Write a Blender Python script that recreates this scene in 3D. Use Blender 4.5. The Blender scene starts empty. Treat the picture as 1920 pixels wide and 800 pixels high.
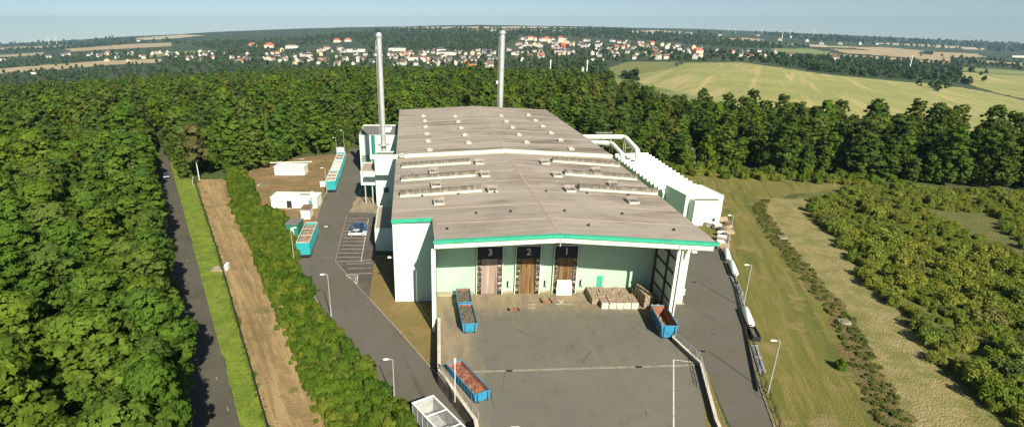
import bpy, bmesh, math, random
import numpy as np
from mathutils import Vector, Matrix, noise as mnoise
R = random.Random(7)
scene = bpy.context.scene
COL = scene.collection

# ------------------------------------------------------------ survey camera
F_, CX, CY, HC = 1116.0, 850.0, 500.0, 46.0
PITCH = math.atan2(465, 1116)
SP, CP = math.sin(PITCH), math.cos(PITCH)

def at(x, y, z=0.0):
    """surveyed photo position -> world point on the level z"""
    u = x - CX; v = y - CY
    t = (HC - z) / (F_*SP + v*CP)
    return (u*t, (F_*CP - v*SP)*t)

def A3(x, y, z):
    p = at(x, y, z); return (p[0], p[1], z)

def pix(X, Y, Z):
    Z -= HC; d = Y*CP - Z*SP
    return (CX + F_*X/d, CY - F_*(Y*SP + Z*CP)/d)

def z_at(X, Y, y):
    """height at ground place X,Y whose photo row is y"""
    v = y - CY
    return HC - Y*(F_*SP + v*CP)/(F_*CP - v*SP)

def atY(x, Y, z):
    """X for photo column x at distance Y and height z"""
    d = Y*CP - (z-HC)*SP
    return (x-CX)*d/F_

# ------------------------------------------------------------ materials
def newmat(name):
    m = bpy.data.materials.new(name); m.use_nodes = True
    nt = m.node_tree; nt.nodes.clear()
    out = nt.nodes.new('ShaderNodeOutputMaterial')
    return m, nt, out

def N(nt, typ, **kw):
    n = nt.nodes.new(typ)
    for k, v in kw.items():
        setattr(n, k, v)
    return n

def coords(nt, scale=(1, 1, 1), rot=0.0, world=True):
    tc = N(nt, 'ShaderNodeNewGeometry') if world else N(nt, 'ShaderNodeTexCoord')
    mp = N(nt, 'ShaderNodeMapping', vector_type='TEXTURE')
    mp.inputs['Scale'].default_value = tuple(1/q_ for q_ in scale)
    mp.inputs['Rotation'].default_value = (0, 0, rot)
    nt.links.new(tc.outputs['Position' if world else 'Object'], mp.inputs['Vector'])
    return mp.outputs[0]

def noise_fac(nt, vec, scale, detail=4, rough=.6, lo=.35, hi=.65):
    n = N(nt, 'ShaderNodeTexNoise'); n.inputs['Scale'].default_value = scale
    n.inputs['Detail'].default_value = detail; n.inputs['Roughness'].default_value = rough
    nt.links.new(vec, n.inputs['Vector'])
    mr = N(nt, 'ShaderNodeMapRange'); mr.inputs['From Min'].default_value = lo; mr.inputs['From Max'].default_value = hi
    nt.links.new(n.outputs['Fac'], mr.inputs['Value'])
    return mr.outputs[0]

def mixc(nt, fac, a, b, mode='MIX'):
    m = N(nt, 'ShaderNodeMix', data_type='RGBA', blend_type=mode)
    for sock, v in ((m.inputs['Factor'], fac), (m.inputs[6], a), (m.inputs[7], b)):
        if hasattr(v, 'links') or hasattr(v, 'is_output'):
            nt.links.new(v, sock)
        elif isinstance(v, (int, float)):
            sock.default_value = v
        else:
            sock.default_value = (v[0], v[1], v[2], 1)
    return m.outputs[2]

def layered(name, base, layers, rough=.9, bump=0.0, bscale=3.0, metal=0.0, spec=.3, bstretch=(1, 1, 1)):
    """base colour plus layers of (colour, noise scale, lo, hi, stretch, rot, strength)"""
    m, nt, out = newmat(name)
    p = N(nt, 'ShaderNodeBsdfPrincipled')
    p.inputs['Roughness'].default_value = rough
    p.inputs['Metallic'].default_value = metal
    p.inputs['Specular IOR Level'].default_value = spec
    c = base
    for L in layers:
        col, sc, lo, hi = L[:4]
        st = L[4] if len(L) > 4 else (1, 1, 1)
        rt = L[5] if len(L) > 5 else 0
        strg = L[6] if len(L) > 6 else 1.0
        f = noise_fac(nt, coords(nt, st, rt), sc, 5, .62, lo, hi)
        if strg != 1.0:
            mm = N(nt, 'ShaderNodeMath', operation='MULTIPLY'); mm.inputs[1].default_value = strg
            nt.links.new(f, mm.inputs[0]); f = mm.outputs[0]
        c = mixc(nt, f, c, col)
    if hasattr(c, 'links'):
        nt.links.new(c, p.inputs['Base Color'])
    else:
        p.inputs['Base Color'].default_value = (*c, 1)
    if bump:
        n = N(nt, 'ShaderNodeTexNoise'); n.inputs['Scale'].default_value = bscale; n.inputs['Detail'].default_value = 6
        nt.links.new(coords(nt, bstretch), n.inputs['Vector'])
        b = N(nt, 'ShaderNodeBump'); b.inputs['Strength'].default_value = bump; b.inputs['Distance'].default_value = .3
        nt.links.new(n.outputs['Fac'], b.inputs['Height']); nt.links.new(b.outputs[0], p.inputs['Normal'])
    nt.links.new(p.outputs[0], out.inputs[0])
    return m

M = {}
M['asphalt_yard'] = layered('asphalt_yard', (.132, .126, .098), [
    ((.155, .143, .108), .06, .4, .62), ((.10, .094, .072), .35, .55, .72, (1, 1, 1), 0, .7),
    ((.19, .165, .11), .5, .55, .8, (1, .12, 1), .1, .6), ((.055, .05, .045), 1.2, .64, .72, (1, .1, 1), -.15, .8),
    ((.13, .12, .1), 6, .5, .8, (1, 1, 1), 0, .35)], .9, .25, 9)
def yard_mat():
    m = M['asphalt_yard']; nt = m.node_tree
    pr = next(n for n in nt.nodes if n.type == 'BSDF_PRINCIPLED'); old = pr.inputs['Base Color'].links[0].from_socket
    g = N(nt, 'ShaderNodeNewGeometry'); sx = N(nt, 'ShaderNodeSeparateXYZ'); nt.links.new(g.outputs['Position'], sx.inputs[0])
    def mr(sock, a, b):
        r = N(nt, 'ShaderNodeMapRange'); r.inputs['From Min'].default_value = a; r.inputs['From Max'].default_value = b; nt.links.new(sock, r.inputs['Value']); return r.outputs[0]
    def op(o, a, b):
        q = N(nt, 'ShaderNodeMath', operation=o)
        for i, v in enumerate((a, b)):
            if isinstance(v, (int, float)): q.inputs[i].default_value = v
            else: nt.links.new(v, q.inputs[i])
        return q.outputs[0]
    reach = op('MAXIMUM', mr(sx.outputs['Y'], 86, 96), mr(sx.outputs['X'], 7.5, -2))
    n1 = noise_fac(nt, coords(nt, (1, .35, 1)), .28, 6, .65, .3, .7)
    f = mr(op('ADD', reach, op('MULTIPLY', n1, .7)), .62, 1.15)
    dirt = mixc(nt, noise_fac(nt, coords(nt, (1, .3, 1)), .6, 5, .6, .42, .65), (.27, .215, .13), (.19, .16, .105))
    dirt = mixc(nt, noise_fac(nt, coords(nt, (1, .12, 1), .08), 2.4, 5, .6, .62, .78), dirt, (.11, .095, .07))
    c = mixc(nt, f, old, dirt); nt.links.new(c, pr.inputs['Base Color'])
yard_mat()
M['asphalt_road'] = layered('asphalt_road', (.105, .096, .068), [
    ((.115, .105, .088), .12, .42, .6), ((.06, .057, .052), .8, .58, .7, (1, .1, 1), .35, .6),
    ((.11, .103, .09), 7, .5, .8, (1, 1, 1), 0, .4)], .9, .2, 9)
M['asphalt_old'] = layered('asphalt_old', (.072, .066, .048), [
    ((.092, .085, .062), .15, .4, .6), ((.11, .10, .075), .9, .58, .74, (1, .12, 1), .46, .6),
    ((.048, .044, .036), .5, .6, .75, (1, .25, 1), .46, .7)], .9, .2, 9)
M['asphalt_park'] = layered('asphalt_park', (.085, .07, .055), [
    ((.11, .095, .078), .3, .42, .6), ((.06, .052, .045), 1.1, .55, .75)], .9, .2, 9)
M['dock_dirt'] = layered('dock_dirt', (.27, .225, .145), [
    ((.17, .145, .10), .5, .42, .6, (1, .22, 1), .03), ((.34, .28, .18), 1.4, .55, .7, (1, .3, 1), 0, .7),
    ((.10, .085, .06), 2.2, .64, .76, (1, .15, 1), .05, .8)], .92, .3, 6)
M['concrete'] = layered('concrete', (.34, .29, .2), [((.24, .2, .14), .8, .4, .65), ((.42, .37, .27), 4, .5, .8)], .85, .2, 8)
M['kerb'] = layered('kerb', (.27, .235, .175), [((.17, .15, .115), 1.1, .45, .65), ((.34, .3, .22), 5, .5, .8)], .88, .2, 8)
M['wall_cap'] = layered('wall_cap', (.55, .5, .4), [((.38, .34, .26), .9, .45, .7)], .8)
M['retaining'] = layered('retaining', (.22, .19, .145), [((.12, .105, .08), .7, .45, .65, (1, 1, .3))], .85, .2, 4)
M['verge'] = layered('verge_grass', (.13, .19, .018), [
    ((.20, .26, .025), .35, .42, .58), ((.20, .20, .05), .13, .58, .7), ((.09, .135, .016), 1.6, .52, .7),
    ((.09, .14, .02), 7, .5, .7)], .95, .9, 5)
M['mown'] = layered('mown_straw', (.29, .19, .085), [
    ((.22, .155, .062), .3, .42, .6), ((.36, .255, .125), 1.2, .5, .66, (1, .25, 1), .46), ((.15, .13, .035), .16, .56, .68), ((.37, .27, .12), .8, .5, .62, (1, .06, 1), .46), ((.17, .12, .055), .6, .54, .64, (1, .05, 1), .46, .8),
    ((.13, .10, .045), 3.6, .56, .7), ((.42, .31, .16), 7, .6, .72)], .95, .9, 4)
M['dryplot'] = layered('dry_plot', (.20, .125, .055), [
    ((.26, .175, .08), .25, .42, .6), ((.15, .12, .04), .13, .5, .62), ((.12, .13, .03), 1.0, .56, .7),
    ((.33, .24, .13), 1.8, .62, .72), ((.10, .07, .035), 5, .55, .7)], .95, .8, 4)
M['dryverge'] = layered('dry_verge', (.20, .15, .05), [
    ((.25, .17, .065), .3, .42, .58), ((.14, .13, .03), .6, .5, .68), ((.11, .085, .03), 4, .5, .7)], .95, .8, 5)
M['lawn'] = layered('olive_lawn', (.145, .14, .022), [
    ((.17, .155, .036), .1, .42, .6), ((.23, .185, .055), .9, .48, .62, (1, .08, 1), -.29), ((.09, .11, .018), .45, .5, .62, (1, .06, 1), -.29, .9), ((.25, .2, .08), .16, .56, .66),
    ((.08, .085, .02), 5, .5, .72), ((.24, .2, .07), 7, .62, .74)], .95, .9, 5)
M['dirt'] = layered('straw_dirt', (.26, .215, .085), [
    ((.34, .285, .13), 1.3, .45, .62, (.5, 1.6, 1), .5), ((.17, .17, .045), .22, .46, .6), ((.20, .21, .06), .9, .52, .66), ((.15, .12, .05), 4.2, .5, .66),
    ((.37, .29, .14), 6, .6, .72)], .95, 1.0, 4)
M['swale'] = layered('swale_weeds', (.15, .12, .042), [
    ((.16, .115, .04), .4, .42, .6), ((.10, .095, .03), .9, .48, .65), ((.08, .06, .025), 3, .5, .68), ((.12, .15, .03), .15, .62, .7)], .95, 1.0, 3)
M['scrub_ground'] = layered('scrub_ground', (.125, .125, .034), [
    ((.16, .135, .04), .12, .48, .62), ((.09, .11, .026), .5, .45, .62), ((.22, .16, .06), .3, .62, .7),
    ((.07, .075, .02), 2.5, .5, .68)], .95, 1.0, 3)
M['forest_floor'] = layered('forest_floor', (.055, .08, .02), [((.08, .075, .028), .6, .45, .65), ((.05, .075, .015), .2, .5, .65)], .95, .6, 3)
M['far_land'] = layered('far_land', (.040, .062, .022), [
    ((.065, .085, .03), .004, .45, .6), ((.028, .045, .018), .012, .45, .6), ((.10, .11, .045), .006, .6, .68)], .95)

def field_mat(name, c1, c2, c3, rot, sc=.12):
    return layered(name, c1, [(c2, .012, .42, .6), (c3, sc*1.6, .5, .64, (1, .025, 1), rot, .8), (c2, sc*3, .5, .66, (1, .07, 1), rot, .8), (c1, .03, .5, .6, (1, .3, 1), rot, .5)], .95)
M['f_main'] = field_mat('stubble_field', (.21, .23, .065), (.28, .27, .09), (.44, .34, .16), -.47, .06)
M['f_olive'] = field_mat('olive_field', (.15, .17, .045), (.18, .19, .055), (.22, .21, .07), .8, .03)
M['f_tan'] = field_mat('tan_field', (.36, .28, .15), (.32, .25, .13), (.42, .34, .2), .3, .02)
M['f_green'] = field_mat('green_field', (.16, .20, .055), (.2, .23, .08), (.13, .17, .05), .2, .02)
M['f_pale'] = field_mat('pale_field', (.45, .38, .24), (.38, .31, .19), (.5, .43, .3), .3, .02)

M['mint'] = layered('mint_metal_wall', (.37, .55, .385), [((.33, .49, .345), .25, .45, .7), ((.30, .44, .33), .8, .6, .8, (1, 1, .1), 0, .5)], .55, 0, 1, 0, .3)

def corrugate(m, freq, amt, axis='X'):
    nt = m.node_tree
    p = next(n for n in nt.nodes if n.type == 'BSDF_PRINCIPLED')
    w = N(nt, 'ShaderNodeTexWave', bands_direction=axis); w.inputs['Scale'].default_value = freq
    nt.links.new(coords(nt), w.inputs['Vector'])
    b = N(nt, 'ShaderNodeBump'); b.inputs['Strength'].default_value = amt; b.inputs['Distance'].default_value = .05
    nt.links.new(w.outputs['Fac'], b.inputs['Height']); nt.links.new(b.outputs[0], p.inputs['Normal'])
corrugate(M['mint'], .9, .6)
M['mint_pale'] = layered('pale_metal_wall', (.56, .70, .58), [((.50, .64, .52), .25, .45, .7), ((.42, .55, .44), .8, .62, .8, (1, 1, .1), 0, .5)], .55)
corrugate(M['mint_pale'], .9, .6)
M['white_wall'] = layered('white_wall', (.76, .78, .66), [((.6, .62, .55), .5, .5, .75, (1, 1, .3))], .6)
M['white_paint'] = layered('white_paint', (.8, .8, .76), [((.66, .65, .6), 1.2, .5, .75)], .5)
M['marking'] = layered('road_marking', (.62, .6, .53), [((.3, .28, .24), 1.5, .5, .68)], .8)
M['cream'] = layered('cream_fascia', (.60, .70, .50), [((.5, .6, .42), .4, .5, .7)], .5)
M['trim_green'] = layered('green_trim', (.04, .36, .22), [((.03, .28, .17), .6, .5, .7)], .45)
M['dark_green'] = layered('dark_green_panel', (.02, .16, .11), [((.03, .2, .13), .6, .5, .7)], .45)
M['wire'] = layered('dark_wire', (.02, .035, .022), [], .7)
M['teal'] = layered('teal_paint', (.025, .29, .30), [((.02, .25, .27), 1.0, .5, .7), ((.12, .14, .12), 2.0, .62, .75)], .45, .1, 3)
M['blue'] = layered('blue_container_paint', (.03, .22, .36), [((.02, .14, .24), 1.3, .5, .7), ((.13, .10, .08), 2.6, .64, .76)], .45, .1, 3)
M['rust'] = layered('rusty_steel', (.26, .11, .065), [((.17, .065, .04), 1.2, .45, .65), ((.34, .2, .13), 2.5, .55, .75)], .85, .3, 4)
M['scrapload'] = layered('scrap_load', (.16, .135, .10), [((.05, .045, .04), 3.2, .48, .62), ((.3, .26, .2), 5, .58, .7), ((.2, .12, .07), 1.4, .55, .7)], .95, 1.0, 5)
M['tanload'] = layered('tan_load', (.30, .22, .15), [((.18, .13, .09), 1.6, .45, .62), ((.42, .34, .27), 3, .55, .7)], .95, .8, 4)
M['steel'] = layered('stainless_steel', (.62, .63, .62), [((.5, .5, .49), .5, .4, .7)], .35, 0, 1, .55)
M['galv'] = layered('galvanised_steel', (.48, .49, .46), [((.38, .39, .37), 2, .4, .7)], .45, 0, 1, .3)
M['pale_duct'] = layered('pale_duct', (.66, .70, .60), [((.52, .56, .46), .6, .5, .72)], .5)
M['dark'] = layered('dark_rubber', (.02, .02, .022), [], .7)
M['black_panel'] = layered('black_panel', (.014, .014, .018), [((.03, .03, .035), 1, .5, .8)], .6)
M['curtain_tan'] = layered('tan_strip_curtain', (.42, .27, .15), [((.24, .13, .06), 1.6, .45, .6, (1, 1, .05)), ((.5, .36, .24), 3.5, .55, .7, (1, 1, .04))], .7)
M['curtain_brown'] = layered('brown_strip_curtain', (.19, .115, .045), [((.08, .045, .018), 1.9, .45, .6, (1, 1, .05)), ((.30, .2, .09), 3.5, .55, .7, (1, 1, .04))], .7)
M['curtain_grey'] = layered('pale_strip_curtain', (.30, .23, .18), [((.14, .1, .07), 1.3, .5, .6, (1, 1, .03)), ((.42, .35, .29), 3.0, .55, .68, (1, 1, .03))], .7)
M['pad'] = layered('worn_dock_pad', (.1, .09, .075), [((.42, .38, .3), 1.5, .52, .6, (1, 1, 1.6)), ((.03, .03, .03), 2.5, .5, .65)], .85)
M['inner_wall'] = layered('inner_wall', (.52, .55, .48), [((.4, .43, .37), .5, .45, .65)], .7)
M['cardboard'] = layered('cardboard_bale', (.42, .33, .23), [((.42, .31, .2), 2.2, .5, .62), ((.16, .1, .06), 3.5, .52, .66), ((.55, .45, .34), 6, .6, .7)], .95, .9, 6)
M['paper'] = layered('paper_bale', (.66, .62, .52), [((.45, .38, .28), 2.5, .52, .66), ((.75, .73, .66), 5, .5, .7)], .9, .7, 6)
M['car_silver'] = layered('silver_car_paint', (.62, .64, .65), [], .3, 0, 1, .3, .5)
M['car_blue'] = layered('blue_car_paint', (.03, .10, .24), [], .25, 0, 1, .3, .5)
M['car_navy'] = layered('navy_car_paint', (.02, .06, .13), [], .25, 0, 1, .3, .5)
M['car_dark'] = layered('dark_car_paint', (.02, .025, .04), [], .25, 0, 1, .3, .5)
M['glass'] = layered('dark_glass', (.02, .03, .04), [], .08, 0, 1, 0, .6)
M['window'] = layered('window_glass', (.05, .07, .09), [], .15, 0, 1, 0, .5)
M['hut_roof'] = layered('hut_roof', (.17, .105, .065), [((.28, .2, .14), .7, .5, .65), ((.09, .06, .04), 1.6, .52, .68)], .9)
M['tan_roof'] = layered('tan_roof', (.36, .30, .22), [((.28, .22, .155), .5, .45, .65)], .9)
M['grey_roof'] = layered('grey_roof', (.15, .145, .13), [((.2, .19, .17), .3, .45, .65), ((.1, .1, .09), 1.2, .55, .7)], .9)
M['bark'] = layered('bark', (.085, .068, .05), [((.045, .036, .028), 2.5, .45, .65, (1, 1, .2))], .95)
M['birch'] = layered('birch_bark', (.55, .52, .46), [((.08, .07, .06), 2.0, .6, .68, (1, 1, 2))], .9)
M['skylight'] = layered('old_skylight', (.15, .13, .095), [((.28, .25, .19), .8, .5, .62, (1, .2, 1)), ((.1, .09, .075), 1.6, .5, .66)], .5, 0, 1, 0, .4)
M['h_white'] = layered('house_render_white', (.58, .55, .47), [], .9)
M['h_cream'] = layered('house_render_cream', (.62, .52, .36), [], .9)
M['h_brick'] = layered('house_brick', (.35, .17, .11), [], .9)
M['r_red'] = layered('red_tiles', (.42, .12, .06), [((.34, .1, .05), .3, .4, .7)], .85)
M['r_dark'] = layered('slate_tiles', (.065, .065, .075), [((.09, .085, .085), .3, .4, .7)], .8)
M['r_brown'] = layered('brown_tiles', (.17, .10, .07), [((.12, .08, .06), .3, .4, .7)], .85)
M['bright_red'] = layered('bright_red_facade', (.62, .07, .04), [], .8)

# roof of the hall: bitumen sheets with seams and dirt runs
def roof_mat():
    m, nt, out = newmat('hall_roof_sheet')
    p = N(nt, 'ShaderNodeBsdfPrincipled'); p.inputs['Roughness'].default_value = .85
    c = (.34, .30, .245)
    c = mixc(nt, noise_fac(nt, coords(nt, (1, 1, 1)), .05, 4, .6, .4, .62), c, (.285, .25, .205))
    # dirt drawn down the slope, along x
    c = mixc(nt, noise_fac(nt, coords(nt, (.1, 1, 1), .07), .55, 5, .65, .52, .74), c, (.17, .14, .105))
    c = mixc(nt, noise_fac(nt, coords(nt, (.07, 1, 1), .07), 1.4, 5, .6, .52, .72), c, (.34, .285, .21))
    f = noise_fac(nt, coords(nt, (.16, .7, 1), .07), .22, 3, .6, .55, .7)
    c = mixc(nt, f, c, (.095, .072, .05))
    c = mixc(nt, noise_fac(nt, coords(nt, (.5, .8, 1)), .09, 5, .7, .5, .66), c, (.19, .155, .12))
    # sheet seams
    w = N(nt, 'ShaderNodeTexWave', bands_direction='X'); w.inputs['Scale'].default_value = .45
    nt.links.new(coords(nt, (1, 1, 1), .07), w.inputs['Vector'])
    mr = N(nt, 'ShaderNodeMapRange'); mr.inputs['From Min'].default_value = 0; mr.inputs['From Max'].default_value = .12
    mr.inputs['To Min'].default_value = .05; mr.inputs['To Max'].default_value = 0
    nt.links.new(w.outputs['Fac'], mr.inputs['Value'])
    c = mixc(nt, mr.outputs[0], c, (.2, .17, .13))
    c = mixc(nt, noise_fac(nt, coords(nt), 5, 4, .7, .45, .75), c, (.30, .25, .18))
    nt.links.new(c, p.inputs['Base Color']); nt.links.new(p.outputs[0], out.inputs[0])
    b = N(nt, 'ShaderNodeBump'); b.inputs['Strength'].default_value = .35; b.inputs['Distance'].default_value = .06
    nt.links.new(w.outputs['Fac'], b.inputs['Height']); nt.links.new(b.outputs[0], p.inputs['Normal'])
    return m
M['hall_roof'] = roof_mat()

def leaf_mat(name, cols, transl=.42):
    m, nt, out = newmat(name)
    oi = N(nt, 'ShaderNodeObjectInfo')
    ramp = N(nt, 'ShaderNodeValToRGB')
    e = ramp.color_ramp.elements
    e[0].position = 0; e[0].color = (*cols[0], 1); e[1].position = 1; e[1].color = (*cols[-1], 1)
    for i, c in enumerate(cols[1:-1]):
        q = e.new((i+1)/(len(cols)-1)); q.color = (*c, 1)
    nt.links.new(oi.outputs['Random'], ramp.inputs[0])
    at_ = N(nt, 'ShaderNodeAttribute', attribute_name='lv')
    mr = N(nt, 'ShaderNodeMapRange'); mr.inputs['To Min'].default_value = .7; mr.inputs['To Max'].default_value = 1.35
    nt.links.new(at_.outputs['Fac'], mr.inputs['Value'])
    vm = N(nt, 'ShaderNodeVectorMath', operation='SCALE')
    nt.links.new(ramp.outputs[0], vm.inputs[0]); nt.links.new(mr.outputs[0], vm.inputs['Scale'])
    d = N(nt, 'ShaderNodeBsdfDiffuse'); t = N(nt, 'ShaderNodeBsdfTranslucent')
    nt.links.new(vm.outputs[0], d.inputs[0])
    t2 = mixc(nt, 1.0, vm.outputs[0], (1.0, 1.15, .5), 'MULTIPLY')
    nt.links.new(t2, t.inputs[0])
    ms = N(nt, 'ShaderNodeMixShader'); ms.inputs[0].default_value = transl
    nt.links.new(d.outputs[0], ms.inputs[1]); nt.links.new(t.outputs[0], ms.inputs[2])
    nt.links.new(ms.outputs[0], out.inputs[0])
    return m
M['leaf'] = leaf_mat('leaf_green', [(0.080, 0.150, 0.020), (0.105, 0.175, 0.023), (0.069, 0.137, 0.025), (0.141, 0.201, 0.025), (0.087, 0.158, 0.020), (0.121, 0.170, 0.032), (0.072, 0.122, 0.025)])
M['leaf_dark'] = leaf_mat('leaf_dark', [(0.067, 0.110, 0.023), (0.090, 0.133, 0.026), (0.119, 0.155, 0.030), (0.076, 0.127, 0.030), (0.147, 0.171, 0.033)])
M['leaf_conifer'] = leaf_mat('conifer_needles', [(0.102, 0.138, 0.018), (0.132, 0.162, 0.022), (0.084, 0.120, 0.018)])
M['leaf_bright'] = leaf_mat('leaf_bright', [(.11, .16, .014), (.14, .18, .02)])
M['leaf_silver'] = leaf_mat('leaf_silver', [(.2, .24, .16), (.24, .27, .2)])
M['leaf_dry'] = leaf_mat('leaf_dry', [(.13, .125, .045), (.15, .135, .05)])
M['leaf_hedge'] = leaf_mat('hedge_leaf', [(0.081, 0.146, 0.016), (0.124, 0.190, 0.021), (0.066, 0.127, 0.016), (0.161, 0.197, 0.025), (0.091, 0.152, 0.023)])
M['leaf_scrub'] = leaf_mat('scrub_leaf', [(0.176, 0.236, 0.039), (0.228, 0.266, 0.046), (0.196, 0.257, 0.046), (0.278, 0.286, 0.052), (0.185, 0.216, 0.048)])
M['leaf_brown'] = leaf_mat('leaf_brown', [(0.166, 0.167, 0.055), (0.205, 0.205, 0.066), (0.127, 0.161, 0.044), (0.146, 0.193, 0.049)])
M['leaf_far'] = leaf_mat('far_leaf', [(0.041, 0.073, 0.030), (0.054, 0.088, 0.033), (0.066, 0.098, 0.039), (0.036, 0.062, 0.030)], .1)

# ------------------------------------------------------------ mesh helpers
class MB:
    def __init__(s): s.v = []; s.f = []; s.mi = []; s.mats = []; s.sm = []
    def m(s, mat):
        if mat not in s.mats: s.mats.append(mat)
        return s.mats.index(mat)
    def add(s, vs, fs, mat, smooth=False):
        b = len(s.v); s.v += [tuple(v) for v in vs]; k = s.m(mat)
        for f in fs: s.f.append(tuple(b+i for i in f)); s.mi.append(k); s.sm.append(smooth)
    def box(s, x0, x1, y0, y1, z0, z1, mat, rz=0, o=(0, 0)):
        vs = [(x, y, z) for z in (z0, z1) for x, y in ((x0, y0), (x1, y0), (x1, y1), (x0, y1))]
        if rz or o != (0, 0):
            c, n = math.cos(rz), math.sin(rz)
            vs = [(x*c-y*n+o[0], x*n+y*c+o[1], z) for x, y, z in vs]
        s.add(vs, [(3, 2, 1, 0), (4, 5, 6, 7), (0, 1, 5, 4), (1, 2, 6, 5), (2, 3, 7, 6), (3, 0, 4, 7)], mat)
    def prism(s, poly, z0, z1, mat, cap=True):
        """vertical prism; z0/z1 numbers or lists per corner"""
        n = len(poly)
        a = z0 if isinstance(z0, (list, tuple)) else [z0]*n
        b = z1 if isinstance(z1, (list, tuple)) else [z1]*n
        vs = [(p[0], p[1], a[i]) for i, p in enumerate(poly)] + [(p[0], p[1], b[i]) for i, p in enumerate(poly)]
        fs = [(i, (i+1) % n, (i+1) % n+n, i+n) for i in range(n)]
        if cap: fs += [tuple(range(n))[::-1], tuple(range(n, 2*n))]
        s.add(vs, fs, mat)
    def tube(s, pts, r, mat, n=8, caps=True):
        rs = r if isinstance(r, (list, tuple)) else [r]*len(pts)
        P = [Vector(p) for p in pts]; rings = []
        for i, p in enumerate(P):
            d = (P[min(i+1, len(P)-1)]-P[max(i-1, 0)]).normalized()
            a = d.cross(Vector((0, 0, 1)))
            if a.length < .01: a = Vector((1, 0, 0))
            a.normalize(); b = a.cross(d).normalized()
            rings.append([p + (a*math.cos(t)+b*math.sin(t))*rs[i] for t in [2*math.pi*k/n for k in range(n)]])
        vs = [v for ring in rings for v in ring]; fs = []
        for i in range(len(P)-1):
            for k in range(n):
                fs.append((i*n+k, i*n+(k+1) % n, (i+1)*n+(k+1) % n, (i+1)*n+k))
        s.add(vs, fs, mat, True)
        if caps:
            s.add(rings[0], [tuple(range(n))], mat); s.add(rings[-1], [tuple(range(n))[::-1]], mat)
    def build(s, name, parent=None, loc=None):
        me = bpy.data.meshes.new(name); me.from_pydata(s.v, [], s.f)
        for m in s.mats: me.materials.append(m)
        me.polygons.foreach_set('material_index', s.mi); me.polygons.foreach_set('use_smooth', s.sm)
        me.update()
        o = bpy.data.objects.new(name, me); COL.objects.link(o)
        if parent is not None: o.parent = parent
        if loc: o.location = loc
        return o

def tag(o, label=None, cat=None, group=None, kind=None):
    if label: o['label'] = label
    if cat: o['category'] = cat
    if group: o['group'] = group
    if kind: o['kind'] = kind
    return o
def thing(name, label, cat, loc=(0, 0, 0), rz=0, group=None, s=1):
    o = bpy.data.objects.new(name, None); COL.objects.link(o)
    o.location = loc; o.rotation_euler = (0, 0, rz); o.scale = (s, s, s)
    return tag(o, label, cat, group)
def dup(src, loc, rz=0, label=None, group=None, scale=None):
    def cp(o, par):
        c = o.copy(); COL.objects.link(c)
        if par is not None: c.parent = par
        for ch in list(o.children): cp(ch, c)
        return c
    r = cp(src, None); r.location = loc; r.rotation_euler = (0, 0, rz)
    if scale is not None: r.scale = scale if isinstance(scale, tuple) else (scale,)*3
    if label: r['label'] = label
    if group: r['group'] = group
    return r
def quickbox(name, parent, x0, x1, y0, y1, z0, z1, mat):
    b = MB(); b.box(x0, x1, y0, y1, z0, z1, mat); return b.build(name, parent)

def jagged(pts, step=2.0, amp=.4, seed=0):
    out = []
    n = len(pts)
    for i in range(n):
        a, b = Vector(pts[i]), Vector(pts[(i+1) % n])
        L = (b-a).length; k = max(1, int(L/step)); nrm = Vector((-(b-a).y, (b-a).x)).normalized() if L > 0 else Vector((0, 0))
        for j in range(k):
            p = a.lerp(b, j/k)
            d = (mnoise.noise(Vector((p.x*.25+seed, p.y*.25, seed)))*1.3+mnoise.noise(Vector((p.x*.9, p.y*.9+seed, 3)))*.7)*amp
            p = p+nrm*d
            out.append((p.x, p.y))
    return out
def sheet(name, pts, z, mat, amp=0, step=2.0, seed=0, kind='structure'):
    if amp: pts = jagged(pts, step, amp, seed)
    bm = bmesh.new(); vs = [bm.verts.new((p[0], p[1], z)) for p in pts]
    f = bm.faces.new(vs); f.normal_update()
    if f.normal.z < 0: f.normal_flip()
    bmesh.ops.triangulate(bm, faces=[f], ngon_method='EAR_CLIP')
    me = bpy.data.meshes.new(name); bm.to_mesh(me); bm.free(); me.materials.append(mat)
    o = bpy.data.objects.new(name, me); COL.objects.link(o)
    if kind: o['kind'] = kind
    return o
def strip_mesh(b, pts, w, z0, z1, mat):
    """low wall or kerb following a polyline"""
    P = [Vector(p[:2]) for p in pts]; n = len(P); L = []; Rr = []
    for i in range(n):
        d = (P[min(i+1, n-1)]-P[max(i-1, 0)]).normalized(); q = Vector((-d.y, d.x))*w/2
        L.append(P[i]+q); Rr.append(P[i]-q)
    poly = [tuple(p) for p in L]+[tuple(p) for p in Rr[::-1]]
    for i in range(n-1):
        b.prism([tuple(L[i]), tuple(Rr[i]), tuple(Rr[i+1]), tuple(L[i+1])], z0, z1, mat)

# ------------------------------------------------------------ terrain
KY = [400, 600, 900, 1300, 1800, 2600, 4000, 6500]
PROF = {-400: [218, 198, 175, 158, 146, 132, 116, 101],
        0:    [212, 190, 168, 148, 130, 114, 98, 83],
        250:  [205, 182, 158, 135, 116, 98, 82, 69],
        450:  [198, 174, 150, 127, 108, 88, 70, 58],
        650:  [194, 168, 144, 122, 103, 80, 63, 51],
        900:  [190, 165, 142, 116, 96, 74, 58, 47],
        1150: [186, 158, 134, 112, 94, 75, 60, 51],
        1300: [182, 150, 122, 110, 96, 80, 65, 55],
        1450: [185, 155, 125, 114, 102, 86, 70, 60],
        1600: [195, 165, 139, 122, 108, 93, 79, 67],
        1750: [208, 177, 152, 131, 117, 101, 88, 74],
        1920: [223, 190, 165, 142, 126, 110, 97, 82],
        2400: [240, 208, 183, 160, 144, 130, 116, 101]}
PX = sorted(PROF)
PZ = np.array([[z_at(0, Y, y) for Y, y in zip(KY, PROF[p])] for p in PX])
LK = np.log(np.array([262.0]+KY))
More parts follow.
